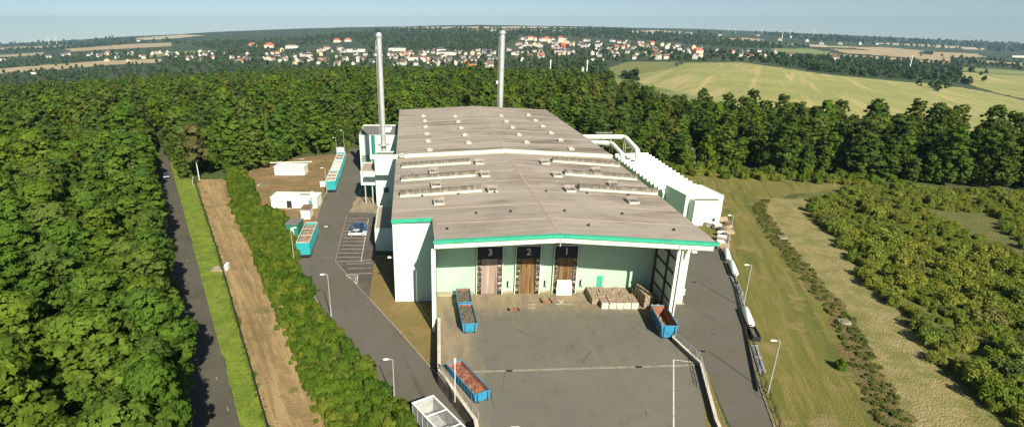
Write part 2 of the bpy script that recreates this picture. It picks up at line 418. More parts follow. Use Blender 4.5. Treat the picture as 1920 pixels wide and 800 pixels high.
def terr_z(X, Y):
    if Y < 262:
        base = near_z(X, Y); return base
    a = 850 + X/Y*1185
    i = np.searchsorted(PX, a); i = min(max(i, 1), len(PX)-1)
    t = min(max((a-PX[i-1])/(PX[i]-PX[i-1]), 0), 1)
    row = PZ[i-1]*(1-t)+PZ[i]*t
    z0 = near_z(X, 262)
    return float(np.interp(math.log(Y), LK, np.concatenate([[z0], row])))
def xl(Y): return -10.7-.0731*(Y-98.2)
def xr(Y): return 41.1-.0213*(Y-87) if Y < 149 else 39.9-.0625*(Y-149)
def xm(Y): return 16.6-.0595*(Y-88)
def sstep(t): t = min(max(t, 0), 1); return t*t*(3-2*t)
def near_z(X, Y):
    xs = xl(Y)+8+(max(0, 98-Y))*.15
    s = sstep((X-xs)/10.0)
    s *= 1-sstep((Y-225)/35)
    return -2+2*s

def terrain():
    ys = np.array(list(range(-120, 262, 6))+[262.0])
    xs = np.array(sorted(set(list(range(-700, -60, 20))+list(range(-60, 61, 2))+list(range(60, 701, 20)))), float)
    b = MB()
    vs = [(x, y, near_z(x, y)) for y in ys for x in xs]; nx = len(xs)
    fs = [(j*nx+i, j*nx+i+1, (j+1)*nx+i+1, (j+1)*nx+i) for j in range(len(ys)-1) for i in range(nx-1)]
    b.add(vs, fs, M['forest_floor'], True)
    o = b.build('ground'); o['kind'] = 'structure'
terrain()
FIELDS = [
 ('f_olive', 'field', [(1130, 130), (1180, 116), (1270, 116), (1262, 128), (1190, 141), (1150, 141)]),
 ('f_main', 'field', [(1190, 141), (1262, 128), (1285, 118), (1390, 117), (1470, 128), (1540, 139), (1640, 149), (1740, 157), (1800, 164), (1870, 176), (1925, 190), (2350, 262), (2350, 350), (1940, 262), (1880, 255), (1700, 235), (1560, 218), (1440, 200), (1300, 180), (1190, 153)]),
 ('f_green', 'field', [(1150, 141), (1190, 153), (1300, 180), (1440, 200), (1560, 218), (1560, 240), (1400, 225), (1250, 200), (1130, 170)]),
 ('f_main', 'field', [(1795, 135), (1935, 143), (2350, 180), (2350, 252), (1935, 188), (1870, 174), (1815, 158)]),
 ('f_tan', 'field', [(-30, 132), (100, 121), (200, 114), (305, 110), (307, 117), (200, 122), (100, 131), (-30, 141)]),
 ('f_tan', 'field', [(-30, 105), (82, 99), (82, 104), (-30, 109)]),
 ('f_tan', 'field', [(125, 92), (230, 84), (325, 80), (320, 87), (225, 92), (130, 97)]),
 ('f_pale', 'field', [(255, 72), (340, 65), (380, 67), (330, 72), (262, 76)]),
 ('f_green', 'field', [(262, 104), (300, 98), (410, 94), (405, 98), (330, 102), (285, 108)]),
 ('f_tan', 'field', [(-30, 92), (60, 87), (140, 85), (120, 88), (-30, 95)]),
 ('f_pale', 'field', [(742, 51), (1000, 50), (1110, 53), (1000, 53), (800, 54)]),
 ('f_pale', 'field', [(1168, 59), (1230, 57), (1310, 62), (1305, 65), (1180, 63)]),
 ('f_tan', 'field', [(1355, 73), (1400, 71), (1432, 75), (1425, 78), (1370, 77)]),
 ('f_green', 'field', [(1440, 91), (1520, 92), (1560, 98), (1540, 104), (1470, 99)]),
 ('f_tan', 'field', [(1560, 92), (1660, 96), (1780, 106), (1785, 116), (1690, 107), (1580, 99)]),
 ('f_tan', 'field', [(1585, 88), (1660, 89), (1730, 95), (1722, 103), (1640, 96)]),
 ('f_tan', 'field', [(1745, 97), (1830, 101), (1850, 107), (1790, 108), (1750, 104)]),
 ('f_tan', 'field', [(1480, 97), (1560, 101), (1700, 110), (1790, 118), (1780, 121), (1640, 110), (1500, 101)]),
 ('f_pale', 'field', [(1430, 80), (1520, 84), (1600, 88), (1590, 90), (1500, 87), (1430, 83)]),
 ('f_tan', 'field', [(1820, 112), (1935, 120), (1935, 125), (1830, 118)]),
 ('f_pale', 'field', [(1640, 80), (1760, 85), (1850, 91), (1840, 94), (1740, 88), (1650, 83)]),
 ('f_tan', 'field', [(860, 56), (960, 55), (1060, 57), (1050, 59), (930, 58)]),
 ('f_green', 'field', [(1800, 126), (1925, 133), (1925, 141), (1800, 133)]),
]
def inpoly(p, poly):
    x, y = p; c = False; n = len(poly); j = n-1
    for i in range(n):
        if (poly[i][1] > y) != (poly[j][1] > y) and x < (poly[j][0]-poly[i][0])*(y-poly[i][1])/(poly[j][1]-poly[i][1])+poly[i][0]: c = not c
        j = i
    return c
def far_terrain():
    As = np.arange(-900, 2700, 8.0); rows = np.exp(np.linspace(math.log(262), math.log(6500), 170))
    vs = []; nx = len(As)
    for Y in rows:
        for a in As:
            X = (a-850)/1185*Y
            z = terr_z(X, Y)
            z += (mnoise.noise(Vector((X*.0016, Y*.0016, 0)))*7+mnoise.noise(Vector((X*.006, Y*.006, 5)))*2)*sstep((Y-400)/1500)
            vs.append((X, Y, z))
    fld = {i: [] for i in range(len(FIELDS))}; rest = []
    for j in range(len(rows)-1):
        for i in range(nx-1):
            f = (j*nx+i, j*nx+i+1, (j+1)*nx+i+1, (j+1)*nx+i)
            c = [sum(vs[k][q] for k in f)/4 for q in range(3)]
            p = pix(*c); hit = None
            if -300 < p[0] < 2400:
                for k, (_, _, poly) in enumerate(FIELDS):
                    if inpoly(p, poly): hit = k; break
            (fld[hit] if hit is not None else rest).append(f)
    def mk(name, faces, mat):
        used = sorted({i for f in faces for i in f}); mp = {u: k for k, u in enumerate(used)}
        b = MB(); b.add([vs[u] for u in used], [tuple(mp[i] for i in f) for f in faces], mat, True)
        o = b.build(name); o['kind'] = 'structure'
    mk('hills', rest, M['far_land'])
    for k, fs in fld.items():
        if fs: mk('field', fs, M[FIELDS[k][0]])
    # back edge drops away so that the last ridge is solid
    return vs, nx, rows
TV, TNX, TROWS = far_terrain()
def tz(X, Y):
    if Y <= 262: return near_z(X, Y)
    j = int((math.log(Y)-math.log(262))/(math.log(6500)-math.log(262))*169); j = min(max(j, 0), 168)
    i = int(((X/Y*1185+850)+900)/8.0); i = min(max(i, 0), TNX-2)
    a, b_ = TV[j*TNX+i], TV[(j+1)*TNX+i]
    t = (Y-a[1])/max(1e-6, b_[1]-a[1])
    c, d = TV[j*TNX+i+1], TV[(j+1)*TNX+i+1]
    zl = a[2]*(1-t)+b_[2]*t; zr_ = c[2]*(1-t)+d[2]*t
    fx = ((X/Y*1185+850)+900)/8.0-i; fx = min(max(fx, 0), 1)
    return zl*(1-fx)+zr_*fx
def far_at(px, py):
    """first terrain point beyond the wood on that sight line"""
    v = py-CY; u = px-CX; dy = F_*CP-v*SP
    Y = 500.0
    while Y < 6400:
        t = Y/dy; z = HC-(F_*SP+v*CP)*t; X = u*t
        if tz(X, Y) >= z: return (X, Y, tz(X, Y))
        Y *= 1.008
    return None

# ------------------------------------------------------------ near ground sheets
ZL = -2.0
def L(*pts, z=ZL): return [at(x, y, z) for x, y in pts]
road_r = [(-10.5, 29), (-27.1, 62.2), (-71.9, 152.2), (-128.4, 265)]
road_l = [(-17, 29), (-33.5, 62.2), (-78.4, 152.2), (-134.2, 265)]
sheet('forest_road', road_r+[(-150, 290), (-158, 288)]+road_l[::-1], ZL+.03, M['asphalt_old'])
fence_line = [(-8, 29), (-23.8, 62.2), (-53, 124.5), (-83.6, 188)]
sheet('grass_verge', [(-10.6, 29), (-27.2, 62.2), (-72, 152.2), (-92, 192), (-118, 245), (-116, 247), (-90, 193)]+fence_line[::-1], ZL+.015, M['verge'], .4, 1.2, 3)
sheet('mown_strip', fence_line+[(-72, 190), (-60, 160), (-40, 124), (-20, 72), (4, 29)], ZL+.01, M['mown'], .8, 1.5, 9)
# dry plot beside the site road
sheet('dry_plot', L((470, 312), (520, 300), (610, 290), (652, 288), (640, 330), (606, 372), (596, 420), (575, 455), (530, 450), (505, 405), (470, 380), (462, 340)), ZL+.02, M['dryplot'], .4, 2, 5)
# site road and parking
site_road = L((655, 279), (690, 279), (690, 330), (678, 375), (705, 400), (712, 470), (703, 478), (692, 560), (740, 612), (818, 701), (905, 800), (960, 870), (860, 870), (775, 800), (706, 712), (610, 592), (583, 545), (545, 500), (560, 480), (590, 420), (606, 372), (640, 330), (650, 300))
sheet('site_road', site_road, ZL+.035, M['asphalt_road'])
sheet('parking_area', L((651, 403), (712, 403), (712, 470), (703, 478), (692, 558), (629, 490)), ZL+.045, M['asphalt_park'], .1, 2, 2)
sheet('worn_yard_corner', L((680, 345), (694, 350), (712, 400), (655, 398)), ZL+.044, M['dock_dirt'], .5, 1.5, 2)
sheet('dry_verge', [at(703, 478, ZL), at(737, 478, ZL), (-9, 98.5), (-3, 99), (-2.6, 75), at(818, 701, ZL), at(740, 612, ZL), at(692, 560, ZL)], ZL+.04, M['dryverge'], .12, 2, 5)
sheet('gravel_strip', L((818, 701), (822, 690), (905, 790), (960, 870), (930, 870), (895, 800)), ZL+.05, M['dryverge'], .1, 2, 4)
# right side, level 0
lawn = [(46, 60), (60, 118), (62, 150), (44, 232), (60, 232), (80, 195), (115, 188), (120, 170), (96, 163), (82, 148), (70, 120), (62, 86), (54, 58), (52, 20), (38, 20)]
sheet('lawn', [(38, 20), (39.5, 60), (46.8, 84), (57, 119), (58, 128), (44, 140), (40, 232), (62, 232), (82, 200), (100, 192), (125, 184), (124, 168), (96, 164), (80, 150), (72, 126), (64.5, 89), (53, 58), (50, 20)], .01, M['lawn'], .5, 1.5, 8)
sheet('swale', [(49, 20), (51.5, 59), (63.3, 89), (71, 126), (79, 151), (86, 160), (87, 157), (81.5, 150), (75, 126), (67, 89.5), (56, 59), (54, 20)], .02, M['swale'], 1.3, 1.2, 18)
sheet('dirt_strip', [(53, 20), (55, 58), (66, 89), (74, 124), (81, 148), (88, 160), (97, 160), (91, 142), (87, 126), (78, 98), (71.5, 80), (67, 58), (66, 20)], .015, M['dirt'], 1.6, 1.2, 8)
sheet('scrub_ground', [(64, 20), (65.5, 58), (70, 80), (76.5, 98), (86, 126), (90, 142), (97, 162), (125, 176), (170, 164), (240, 150), (240, 20)], .012, M['scrub_ground'], .8, 2, 8)
# loading yard slab
yard = [(5.5, 20), (2.6, 60.5), (-2.2, 71.5), (-2.9, 86), (-3.2, 98.5), (36.2, 98.9), (36.0, 88), (34.0, 79.8), (35.6, 72.9), (33.5, 60), (30, 20)]
b = MB(); b.prism(yard, -2.3, .03, M['retaining']); yo = b.build('loading_yard'); yo['kind'] = 'structure'
sheet('yard_surface', yard, .04, M['asphalt_yard'])
M['tyre'] = layered('tyre_marks', (.075, .068, .05), [((.12, .11, .08), 1.8, .45, .62)], .9)
b = MB(); rt_ = random.Random(4)
for cx_, cy_, rad, a0, a1 in ((14, 66, 9, 2.9, 3.5), (30, 70, 12, 2.4, 2.8), (3.8, 78, 9, .4, .9)):
    n_ = 14; pts = []
    for k in range(n_+1):
        t = a0+(a1-a0)*k/n_; w_ = .11*math.sin(math.pi*(k+.6)/(n_+1.2)); pts.append((cx_+math.cos(t)*(rad-w_), cy_+math.sin(t)*(rad-w_), .046)); pts.append((cx_+math.cos(t)*(rad+w_), cy_+math.sin(t)*(rad+w_), .046))
    b.add(pts, [(2*k, 2*k+1, 2*k+3, 2*k+2) for k in range(n_)], M['tyre'])
for x0, y0, x1, y1 in ((9.6, 97, 10.6, 90.5), (16.6, 97.4, 18.2, 90.5), (22.4, 97.8, 23.6, 90.8), (11, 94, 23, 94.3), (9.8, 90.4, 24, 91)):
    dx, dy = x1-x0, y1-y0; L_ = math.hypot(dx, dy); nx_, ny_ = -dy/L_*.05, dx/L_*.05
    b.add([(x0+nx_, y0+ny_, .047), (x0-nx_, y0-ny_, .047), (x1-nx_, y1-ny_, .047), (x1+nx_, y1+ny_, .047)], [(3, 2, 1, 0)], M['tyre'])
o = b.build('yard_joints'); o['kind'] = 'structure'
right_road = [(36.4, 20), (33.9, 60), (35.9, 72.9), (34.4, 79.8), (36.3, 88), (36.5, 93.8), (39.9, 94), (39.2, 150), (47, 150), (57.2, 128), (57, 119), (52.2, 101), (46.4, 84), (41.4, 68), (39.1, 59.6), (37.5, 20)]
sheet('service_road', right_road, .03, M['asphalt_road'])
sheet('gravel_median', [(30.4, 20), (31.0, 60), (33.0, 66), (35.4, 72.6), (35.9, 72), (34.6, 66), (33.6, 60), (34.5, 20)], .045, M['dryverge'], .1, 1.5, 3)

def kerb_line(name, pts, z, mat=None, w=.22, h=.12, kind='structure'):
    b = MB(); strip_mesh(b, pts, w, z-.02, z+h, mat or M['kerb']); o = b.build(name); o['kind'] = kind; return o
kerb_line('kerb', L((692, 560), (740, 612), (818, 701), (905, 800), (960, 870)), ZL+.03)
kerb_line('kerb', L((583, 545), (610, 592), (706, 712), (775, 800), (860, 870)), ZL+.03)
kerb_line('kerb', L((651, 403), (640, 445), (629, 490), (692, 560)), ZL+.03, None, .16, .06)
kerb_line('kerb', [(37.6, 20), (39.2, 59.6), (41.5, 68), (46.6, 84), (52.4, 101), (57.2, 119)], .03)
kerb_line('kerb', L((648, 300), (606, 372), (590, 420), (570, 470)), ZL+.03)

# painted markings
b = MB()
def line(b, p, q, w, z, mat=M['marking']):
    P, Q = Vector(p), Vector(q); d = (Q-P).normalized(); n = Vector((-d.y, d.x))*w/2
    b.add([(P.x+n.x, P.y+n.y, z), (P.x-n.x, P.y-n.y, z), (Q.x-n.x, Q.y-n.y, z), (Q.x+n.x, Q.y+n.y, z)], [(3, 2, 1, 0)], mat)
zz = ZL+.06
PL, PR_, PT = at(632, 490, ZL), at(677, 490, ZL), at(691, 410, ZL)
PTL = at(651, 410, ZL)
for i in range(13):
    t = i/12
    p = (PTL[0]*(1-t)+PL[0]*t, PTL[1]*(1-t)+PL[1]*t); q = (PT[0]*(1-t)+PR_[0]*t, PT[1]*(1-t)+PR_[1]*t)
    line(b, p, q, .12, zz)
line(b, PT, PR_, .12, zz)
line(b, at(677, 490, ZL), at(698, 486, ZL), .12, zz)
for y in (495, 504, 514): line(b, at(652 if y > 495 else 650, y, ZL), at(697, y-2, ZL), .12, zz)
T1, T2, T3 = at(648, 515, ZL), at(671, 516, ZL), at(669, 532, ZL)
line(b, T1, T2, .14, zz); line(b, T2, T3, .14, zz); line(b, T3, T1, .14, zz)
for t in (.3, .55, .78):
    line(b, (T1[0]*(1-t)+T3[0]*t, T1[1]*(1-t)+T3[1]*t), (T2[0]*(1-t)+T2[0]*t, T2[1]*(1-t*.5)+T3[1]*t*.5), .14, zz)
o = b.build('parking_markings'); o['kind'] = 'structure'
b = MB()
Q1, Q2, Q3 = at(1263, 674, 0), at(1306, 680, 0), at(1263, 800, 0)
line(b, Q1, Q2, .17, .062); d = (Vector(Q3)-Vector(Q1)); line(b, Q1, tuple(Vector(Q1)+d*1.8), .17, .062)
line(b, at(957, 800, 0), at(974, 799, 0), .15, .062); line(b, at(974, 799, 0), at(978, 840, 0), .15, .062)
line(b, at(1047, 562, 0), at(1058, 571, 0), .14, .066); line(b, at(1058, 562, 0), at(1047, 571, 0), .14, .066)
for x0, x1, y in ((990, 1003, 571), (1042, 1055, 570), (990, 1003, 577), (1061, 1073, 571)): line(b, at(x0, y, 0), at(x1, y, 0), .15, .066)
o = b.build('yard_markings'); o['kind'] = 'structure'
b = MB()
for x0 in (-1.0, 1.4):
    pass
for (x, y) in ((366, 775), (428, 770), (407, 712), (352, 490), (329, 438)):
    p = at(x, y, ZL); line(b, p, (p[0]-.45, p[1]+.9), .16, ZL+.045, M['kerb'])
o = b.build('road_marks'); o['kind'] = 'structure'
# drain channel across the yard with two dark gratings
dl, dr = at(876, 697, 0), at(1306, 684, 0)
b = MB(); strip_mesh(b, [dl, dr], .42, .0, .058, M['kerb']); o = b.build('drain_channel'); tag(o, 'long pale concrete drain channel running across the loading yard', 'drain')
for x in (955, 1197):
    p = at(x, 697-(x-876)*.03+0.5, 0)
    b = MB(); b.box(-.45, .45, -.22, .22, .055, .085, M['dark']); g = b.build('drain_grating', o, (p[0], p[1], 0))
for lab, x, y, w, h in (('wide dark drain grating in the site road below the small shed', 618, 482, 2.8, 1.4), ('dark drain grating across the site road above the round cover', 618, 418, 1.8, .9)):
    p = at(x, y, ZL); b = MB(); b.box(-w/2, w/2, -h/2, h/2, ZL+.03, ZL+.05, M['retaining'])
    for i in range(6): b.box(-w/2+.1, w/2-.1, -h/2+h*(i+.3)/6, -h/2+h*(i+.6)/6, ZL+.05, ZL+.06, M['dark'])
    tag(b.build('drain_grating', None, (p[0], p[1], 0)), lab, 'drain')
p = at(611, 425, ZL); b = MB(); b.tube([(0, 0, ZL+.02), (0, 0, ZL+.06)], 1.0, M['dark'], 16); b.tube([(0, 0, ZL+.05), (0, 0, ZL+.08)], .62, M['wall_cap'], 16)
tag(b.build('manhole_cover', None, (p[0], p[1], 0)), 'round pale manhole cover with dark rim in the site road', 'manhole cover')
for lab, x, y in (('dark drain slot nearest the sign post in the service road', 1306, 569.5), ('short dark drain slot in service road by the tanks', 1337, 626), ('faint drain slot high in the service road under roof edge', 1318, 499)):
    p = at(x, y, 0); b = MB(); b.box(-.5, .5, -.2, .2, .02, .05, M['retaining']); b.box(-.4, .4, -.12, .12, .05, .056, M['dark'])
    tag(b.build('road_drain', None, (p[0], p[1], 0)), lab, 'drain')
# dock levellers' marks in front of the doors
for lab, x, y, w, h in (('rusty square steel frame lying in front of door 2', 963, 581, 1.9, .8), ('rusty steel frame in the concrete before door 1 and 2', 1024, 564, 1.9, 1.6)):
    p = at(x, y, 0); b = MB()
    b.box(-w/2, w/2, -h/2, -h/2+.25, .06, .35, M['rust']); b.box(-w/2, -w/2+.25, -h/2, h/2, .06, .35, M['rust']); b.box(w/2-.25, w/2, -h/2, h/2, .06, .35, M['rust'])
    tag(b.build('steel_frame', None, (p[0], p[1], 0)), lab, 'steel frame')

# ------------------------------------------------------------ the hall
EZ, RZ = 13.8, 15.2
def zroof(X, Y, rear=False):
    m = xm(Y); h = (m-xl(Y)) if X < m else (xr(Y)-m)
    return RZ-(RZ-EZ)*abs(X-m)/h+(.6 if rear else 0)
hall = thing('processing_hall', 'long hall with brown-grey shallow gable roof and open loading bay at its front', 'hall', (16, 98, 0))
hall_o = Vector((16, 98, 0))
def part(b, name, parent=hall):
    o = b.build(name); o.parent = parent
    w = Vector((0, 0, 0)); q = parent
    while q is not None: w += Vector(q.location); q = q.parent
    o.location = -w
    return o
def roof_slab(name, rear, pts, mat=M['hall_roof'], th=.35):
    b = MB(); n = len(pts)
    top = [(x, y, zroof(x, y, rear)) for x, y in pts]; bot = [(x, y, z-th) for x, y, z in top]
    b.add(top+bot, [tuple(range(n)), tuple(range(2*n-1, n-1, -1))]+[(i, i+n, (i+1) % n+n, (i+1) % n) for i in range(n)], mat)
    return part(b, name)
YS = 148.3
FRY = 87.3
# left half as strips so that the notch stays clean
roof_slab('roof', False, [(xm(FRY), FRY), (xm(YS), YS), (-3.7-.07*(YS-99), YS), (-3.7, 99), (-3.0, FRY)])
b = MB()
pl = [(-3.7, 99), (-3.7-.07*(YS-99), YS), (xl(YS), YS), (xl(99), 98.6)]
top = [(x, y, zroof(x, y)) for x, y in pl]
b.add(top+[(x, y, z-.35) for x, y, z in top], [(0, 1, 2, 3), (7, 6, 5, 4)]+[(i, i+4, (i+1) % 4+4, (i+1) % 4) for i in range(4)], M['hall_roof'])
part(b, 'roof')
roof_slab('roof', False, [(xm(FRY), FRY), (xr(FRY), FRY-.2), (xr(YS), YS), (xm(YS), YS)])
YB = 229
roof_slab('roof', True, [(xm(YS+.5), YS+.5), (xm(YB), YB), (xl(YB), YB), (xl(YS), YS+.5)])
roof_slab('roof', True, [(xm(YS+.5), YS+.5), (xr(YS), YS+.5), (xr(YB), YB), (xm(YB), YB)])
b = MB()  # pale band across the roof
for x0, x1, y0, y1 in ((xl(YS)-6.5, xl(YS), YS, YS), (xl(YS), xm(YS), YS, YS), (xm(YS), xr(YS), YS, YS)):
    za, zb = (zroof(max(x0, xl(YS)), YS), zroof(x1, YS))
    b.add([(x0, y0-.35, za-.2), (x1, y1-.35, zb-.2), (x1, y1+.5, zb-.2), (x0, y0+.5, za-.2), (x0, y0-.35, za+.75), (x1, y1-.35, zb+.75), (x1, y1+.5, zb+.75), (x0, y0+.5, za+.75)],
          [(3, 2, 1, 0), (4, 5, 6, 7), (0, 1, 5, 4), (1, 2, 6, 5), (2, 3, 7, 6), (3, 0, 4, 7)], M['cream'])
part(b, 'fire_wall_band')
for ya, yb_, ex_ in ((FRY+.1, YS-.5, 0), (YS+.6, YB-.1, .6)):
    b = MB(); zc = RZ+ex_+.02
    b.add([(xm(ya)-.25, ya, zc-.02), (xm(ya), ya, zc+.05), (xm(ya)+.25, ya, zc-.02), (xm(yb_)-.25, yb_, zc-.02), (xm(yb_), yb_, zc+.05), (xm(yb_)+.25, yb_, zc-.02)], [(0, 1, 4, 3), (1, 2, 5, 4)], M['tan_roof'])
    part(b, 'ridge_cap')
for y0 in list(np.arange(95, 147, 8.6))+list(np.arange(158, 228, 10)):
    rear = y0 > YS
    for xa, xb in ((xl(y0)+.3 if y0 > 100 else -2.7, xm(y0)-.4), (xm(y0)+.4, xr(y0)-.3)):
        za, zb = zroof(xa, y0, rear)+.005, zroof(xb, y0, rear)+.005; b = MB()
        b.add([(xa, y0, za), (xb, y0, zb), (xb, y0+.2, zb), (xa, y0+.2, za), (xa, y0+.06, za+.05), (xb, y0+.06, zb+.05), (xb, y0+.14, zb+.05), (xa, y0+.14, za+.05)],
              [(0, 1, 5, 4), (4, 5, 6, 7), (7, 6, 2, 3), (0, 4, 7, 3), (1, 2, 6, 5)], M['tan_roof'])
        part(b, 'roof_seam')
stop0 = None
for y0, xs_ in ((99.5, (4, 10, 19.4, 29.5)), (112.2, (-6, 1, 8, 18, 26, 34)), (129.4, (-9, 3, 22, 33)), (92, (-1, 22, 36))):
    for X in xs_:
        if stop0 is None:
            b = MB(); b.box(-.18, .18, -.15, .15, -.05, .34, M['dark']); stop0 = o = b.build('roof_hook', hall)
        else:
            o = stop0.copy(); COL.objects.link(o); o.parent = hall
        o.location = Vector((X, y0, zroof(X, y0)))-hall_o

# fascia and green eave trim along the front
b = MB(); bg = MB()
def beam(b, p, q, y, z0a, z1a, z0b, z1b, t, mat):
    b.add([(p, y-t, z0a), (q, y-t, z0b), (q, y, z0b), (p, y, z0a), (p, y-t, z1a), (q, y-t, z1b), (q, y, z1b), (p, y, z1a)],
          [(3, 2, 1, 0), (4, 5, 6, 7), (0, 1, 5, 4), (1, 2, 6, 5), (2, 3, 7, 6), (3, 0, 4, 7)], mat)
zl0 = zroof(-3, FRY)
for p, q, za, zb in ((-3.0, xm(FRY)-.04, zl0, RZ), (xm(FRY)+.04, 40.6, RZ, EZ+.02)):
    beam(b, p, q, FRY-.05, za-1.3, za-.42, zb-1.3, zb-.42, .45, M['cream'])
for p, q, za, zb in ((-3.1, xm(FRY), zl0, RZ), (xm(FRY), 41.25, RZ, EZ)):
    beam(bg, p, q, FRY-.02, za-.42, za+.06, zb-.42, zb+.06, .75, M['trim_green'])
part(b, 'fascia'); part(bg, 'eave_trim')
b = MB(); b.box(xm(FRY)-.07, xm(FRY)+.07, FRY-.62, FRY-.48, RZ-1.9, RZ-.5, M['galv']); part(b, 'joint_cover')
b = MB(); b.box(35.2, 35.5, FRY-.62, FRY-.5, EZ-1.2, EZ-.3, M['galv']); part(b, 'joint_cover')
# trim of wing
b = MB(); beam(b, xl(98)-.1, -3.5, 98.55, EZ-.6, EZ+.05, EZ-.25, EZ+.4, .3, M['trim_green']); part(b, 'eave_trim')
# walls
def wall(name, p, q, z0, z1a, z1b, mat, t=.25):
    b = MB(); P, Q = Vector(p), Vector(q); d = (Q-P).normalized(); n = Vector((-d.y, d.x))*t
    poly = [tuple(P), tuple(Q), tuple(Q+n), tuple(P+n)]
    b.prism(poly, z0, [z1a, z1b, z1b, z1a], mat); return part(b, name)
wall('wing_wall', (xl(98)+.05, 98.6), (-3.55, 98.9), -2.2, EZ-.62, EZ-.28, M['mint_pale'], .2)
wall('side_wall', (-3.3, 98.7), (-3.0, FRY+.2), 0.03, zl0-.7, zl0-.45, M['mint'], .2)
b = MB(); b.box(-3.45, -3.0, FRY-.3, FRY+.1, -2.1, zl0-1.5, M['white_paint']); part(b, 'post')
wall('side_wall', (xl(229)+.25, 228.8), (xl(148)+.25, 148), -2.2, EZ+.2, EZ+.2, M['mint'], .2)
wall('side_wall', (xl(148)+.25, 148), (xl(99)+.25, 98.85), -2.2, EZ-.36, EZ-.36, M['mint'], .2)
wall('side_wall', (39.9, 94), (xr(148)-.6, 148), -.1, EZ-.34, EZ-.36, M['mint'], .2)
wall('side_wall', (xr(148)-.6, 148), (xr(229)-.6, 228.8), -.5, EZ+.2, EZ+.2, M['mint'], .2)
wall('rear_wall', (xr(229)-.6, 228.8), (xl(229)+.25, 228.8), -2.2, EZ+.1, EZ+.1, M['mint'], .2)
BY0, BY1 = 97.5, 98.9   # back wall of the bay, slightly skewed
def by(X): return BY0+(X+3)/39.0*(BY1-BY0)
wall('bay_wall', (-3.0, by(-3)), (36.0, by(36)), .03, EZ-.1, EZ-.1, M['mint'], .2)
# pier with opening at the right of the bay
b = MB()
b.box(36.35, 36.9, 93.5, 93.75, .03, EZ-.4, M['cream']); b.box(38.3, 39.9, 93.5, 93.75, .03, EZ-.4, M['cream']); b.box(36.9, 38.3, 93.5, 93.75, 6.8, EZ-.4, M['cream'])
part(b, 'pier_wall')
b = MB(); b.box(36.9, 38.3, 94.3, 94.4, .03, 6.8, M['curtain_tan']); part(b, 'recess_wall')
b = MB(); b.box(35.2, 35.62, FRY-.35, FRY+.1, .04, EZ-1.3, M['white_paint']); part(b, 'post')
b = MB(); b.box(36.05, 36.3, FRY+.1, 98.6, .04, EZ-.4, M['inner_wall']); part(b, 'bay_side_wall')
b = MB(); b.box(35.75, 36.0, 92.3, 92.6, .04, EZ-.4, M['bark']); b.box(35.75, 36.0, 97.9, 98.2, .04, EZ-.4, M['bark'])
for z in (2.4, 4.9, 7.4, 9.9): b.box(35.86, 36.0, FRY+.2, 97.9, z, z+.25, M['bark'])
part(b, 'wall_frame')
b = MB()
for y0 in (92.5,):
    beam(b, -3, xm(y0), y0+.2, zroof(-3, y0)-1.0, zroof(-3, y0)-.4, RZ-1.0, RZ-.4, .3, M['galv'])
    beam(b, xm(y0), 36, y0+.2, RZ-1.0, RZ-.4, zroof(36, y0)-1.0, zroof(36, y0)-.4, .3, M['galv'])
part(b, 'roof_beam')
# base ledge and personnel door
b = MB(); b.box(-2.9, 1.0, 96.5, 97.4, .05, .55, M['concrete']); b.box(1, 3.7, 97.2, 97.6, .05, .55, M['concrete']); part(b, 'base_ledge')
for xa, xb in ((8.95, 10.85), (15.65, 17.65), (22.2, 33)):
    b = MB(); b.box(xa, xb, by(xa)-.06, by(xa)+.05, .05, .5, M['concrete']); part(b, 'plinth')
b = MB(); b.box(26.0, 27.0, by(26)-.1, by(26)+.02, 1.0, 3.2, M['trim_green']); part(b, 'door')
for xx in (9.7, 16.4, 22.9):
    b = MB(); b.box(xx, xx+.2, by(xx)-.3, by(xx)-.02, 1.3, 2.5, M['dark']); part(b, 'control_box')
    b = MB(); b.box(xx+.35, xx+.6, by(xx)-.2, by(xx)-.02, 1.0, 1.4, M['galv']); part(b, 'control_box')
b = MB(); b.tube([(3.4, 97.4, 9.9), (22.6, 98.2, 9.9), (22.9, 98.2, 9.7)], .06, M['dark'], 6); part(b, 'rail')

